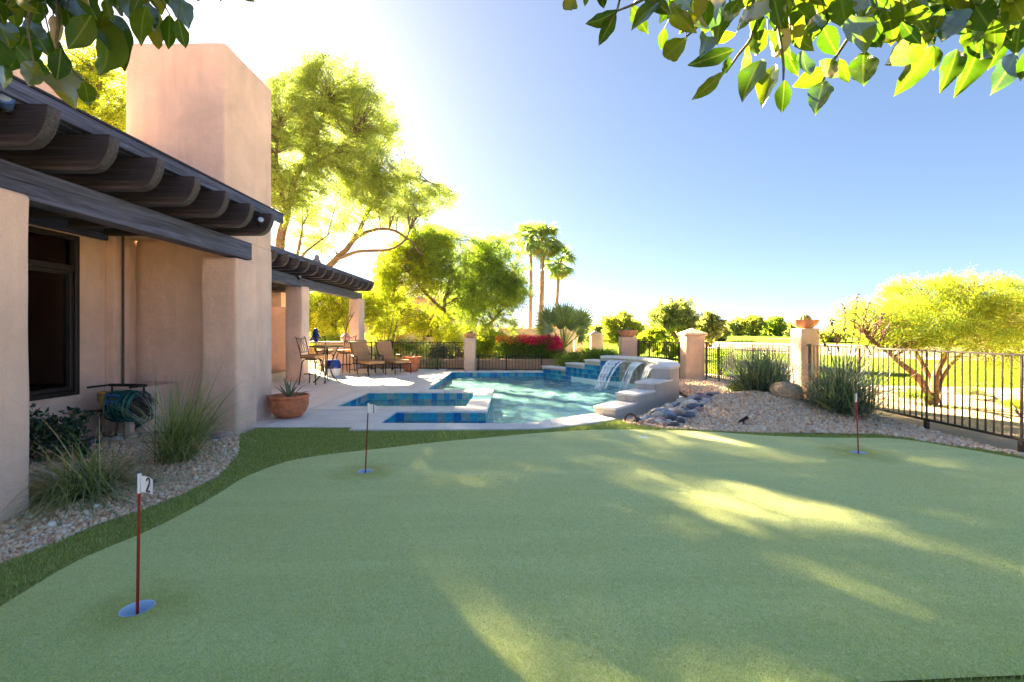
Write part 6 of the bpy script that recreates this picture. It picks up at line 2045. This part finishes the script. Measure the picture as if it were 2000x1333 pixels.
for k in range(214):
    x_ = random.uniform(1290, 2030)
    lim = 72 if x_ > 1400 else 40
    y_ = random.uniform(-120, lim)
    a_ = random.uniform(.6, 2.5)
    l_ = random.uniform(60, 95)
    RL.append(((x_, y_ - 30), (x_ + cos(a_) * l_, y_ - 30 + sin(a_) * l_ * .8)))
cb = empty('citrus_branch', (0.75, 1.0, 2.3), 'sunlit citrus branch with broad green leaves hanging in from the upper right', 'branch')
bases = citrus(cb, RL, 1.02, .10, 5)
tw_ = MB()
limb = spline([Vector((1.6, .5, 2.62)), Vector((1.3, .85, 2.42)), P(1800, -60, 1.05), P(1600, -40, 1.03), P(1430, -30, 1.0), P(1300, -30, .98), P(1180, -25, .97)], 5)
tw_.tube(limb, [.016 - .012 * i / (len(limb) - 1) for i in range(len(limb))], 6)
tw_.tube([(1.9, -1.2, 2.4), (1.75, -.3, 2.6), (1.6, .5, 2.62)], [.03, .022, .016], 7)
for pts_ in ([(1700, -50), (1690, 20), (1640, 100), (1616, 140), (1602, 175)], [(1500, -30), (1520, 60), (1530, 120), (1530, 158)], [(1440, -30), (1470, 60), (1440, 110), (1418, 142)], [(1900, -60), (1880, 20), (1850, 55), (1822, 75)], [(2000, -50), (1985, 40), (1965, 80), (1950, 100)], [(1290, -30), (1255, 0), (1205, 22)], [(1390, -30), (1370, 40), (1341, 72)]):
    q = spline([P(x_, y_, 1.03) for x_, y_ in pts_], 4)
    tw_.tube(q, [.005 - .003 * i / (len(q) - 1) for i in range(len(q))], 5)
lp_ = limb
for a in bases:
    c = min(lp_, key=lambda p_: (p_ - a).length)
    if (c - a).length < .13:
        tw_.tube([c, c.lerp(a, .5) + Vector((0, 0, .006)), a], [.0022, .0016, .0012], 4, cap=False)
TWIG = m_plain('citrus_twig', (0.07, 0.08, 0.03), .7, 0, .4, 30)
tw_.build('twig', TWIG, cb, smooth=True)

LL = [((54, 50), (16, 142), 'w'), ((51, 36), (97, 112)), ((178, 30), (133, 97), 'w'), ((186, 20), (200, 154)), ((194, 25), (245, 137)), ((205, -5), (222, 43), 'w'), ((248, -5), (262, 46)), ((286, 10), (275, 90), 'w'), ((310, 22), (308, 98)), ((332, 30), (329, 97)),
      ((348, 36), (362, 96)), ((348, -8), (367, 55)), ((119, 95), (111, 158), 'w'), ((124, 138), (146, 210)), ((163, 156), (174, 208), 'w'), ((73, 122), (53, 168)), ((-2, 112), (9, 178), 'w'), ((15, -10), (30, 60), 'w'), ((80, -10), (60, 50)), ((110, -20), (120, 50), 'w'),
      ((140, -10), (165, 50)), ((225, -15), (232, 30), 'w'), ((275, -10), (255, 35)), ((300, -25), (316, 30), 'w'), ((330, -30), (345, 25)), ((-10, 30), (20, 95), 'w'), ((95, 60), (118, 120)), ((30, 90), (70, 140)), ((104, 30), (108, 92), 'd'), ((60, 120), (100, 150)),
      ((372, -28), (386, 4)), ((425, -24), (431, 4)), ((462, -22), (497, 4)), ((-30, 60), (-4, 130), 'w'), ((130, 20), (150, 85)), ((160, -20), (190, 40), 'w'), ((40, 0), (85, 60), 'w'), ((-20, -10), (10, 50), 'w'), ((205, 20), (190, 70)), ((285, 0), (300, 60))]
for k in range(70):
    x_ = random.uniform(-60, 345)
    y_ = random.uniform(-110, 20 if x_ < 150 else 0)
    a_ = random.uniform(.6, 2.5); l_ = random.uniform(60, 100)
    LL.append(((x_, y_ - 30), (x_ + cos(a_) * l_, y_ - 30 + sin(a_) * l_ * .8)))
cl_ = empty('citrus_branch', (-1.0, .95, 2.3), 'shaded dark citrus branch with glossy leaves hanging in from the upper left', 'branch')
bases = citrus(cl_, LL, .95, .07, 6)
tw_ = MB()
limb = spline([Vector((-1.7, .2, 2.5)), Vector((-1.35, .7, 2.4)), P(0, -40, .98), P(120, -25, .96), P(230, -30, .95), P(330, -40, .94), P(470, -40, .93)], 5)
tw_.tube(limb, [.015 - .011 * i / (len(limb) - 1) for i in range(len(limb))], 6)
tw_.tube([(-1.9, -1.2, 2.3), (-1.85, -.4, 2.5), (-1.7, .2, 2.5)], [.03, .02, .015], 7)
for pts_ in ([(110, -25), (115, 40), (112, 95), (140, 135), (163, 160)], [(50, -30), (60, 20), (55, 60), (66, 120)], [(190, -30), (188, 10), (186, 28)]):
    q = spline([P(x_, y_, .955) for x_, y_ in pts_], 4)
    tw_.tube(q, [.0045 - .003 * i / (len(q) - 1) for i in range(len(q))], 5)
for a in bases:
    c = min(limb, key=lambda p_: (p_ - a).length)
    if (c - a).length < .12:
        tw_.tube([c, c.lerp(a, .5) + Vector((0, 0, .006)), a], [.0022, .0016, .0012], 4, cap=False)
tw_.build('twig', TWIG, cl_, smooth=True)
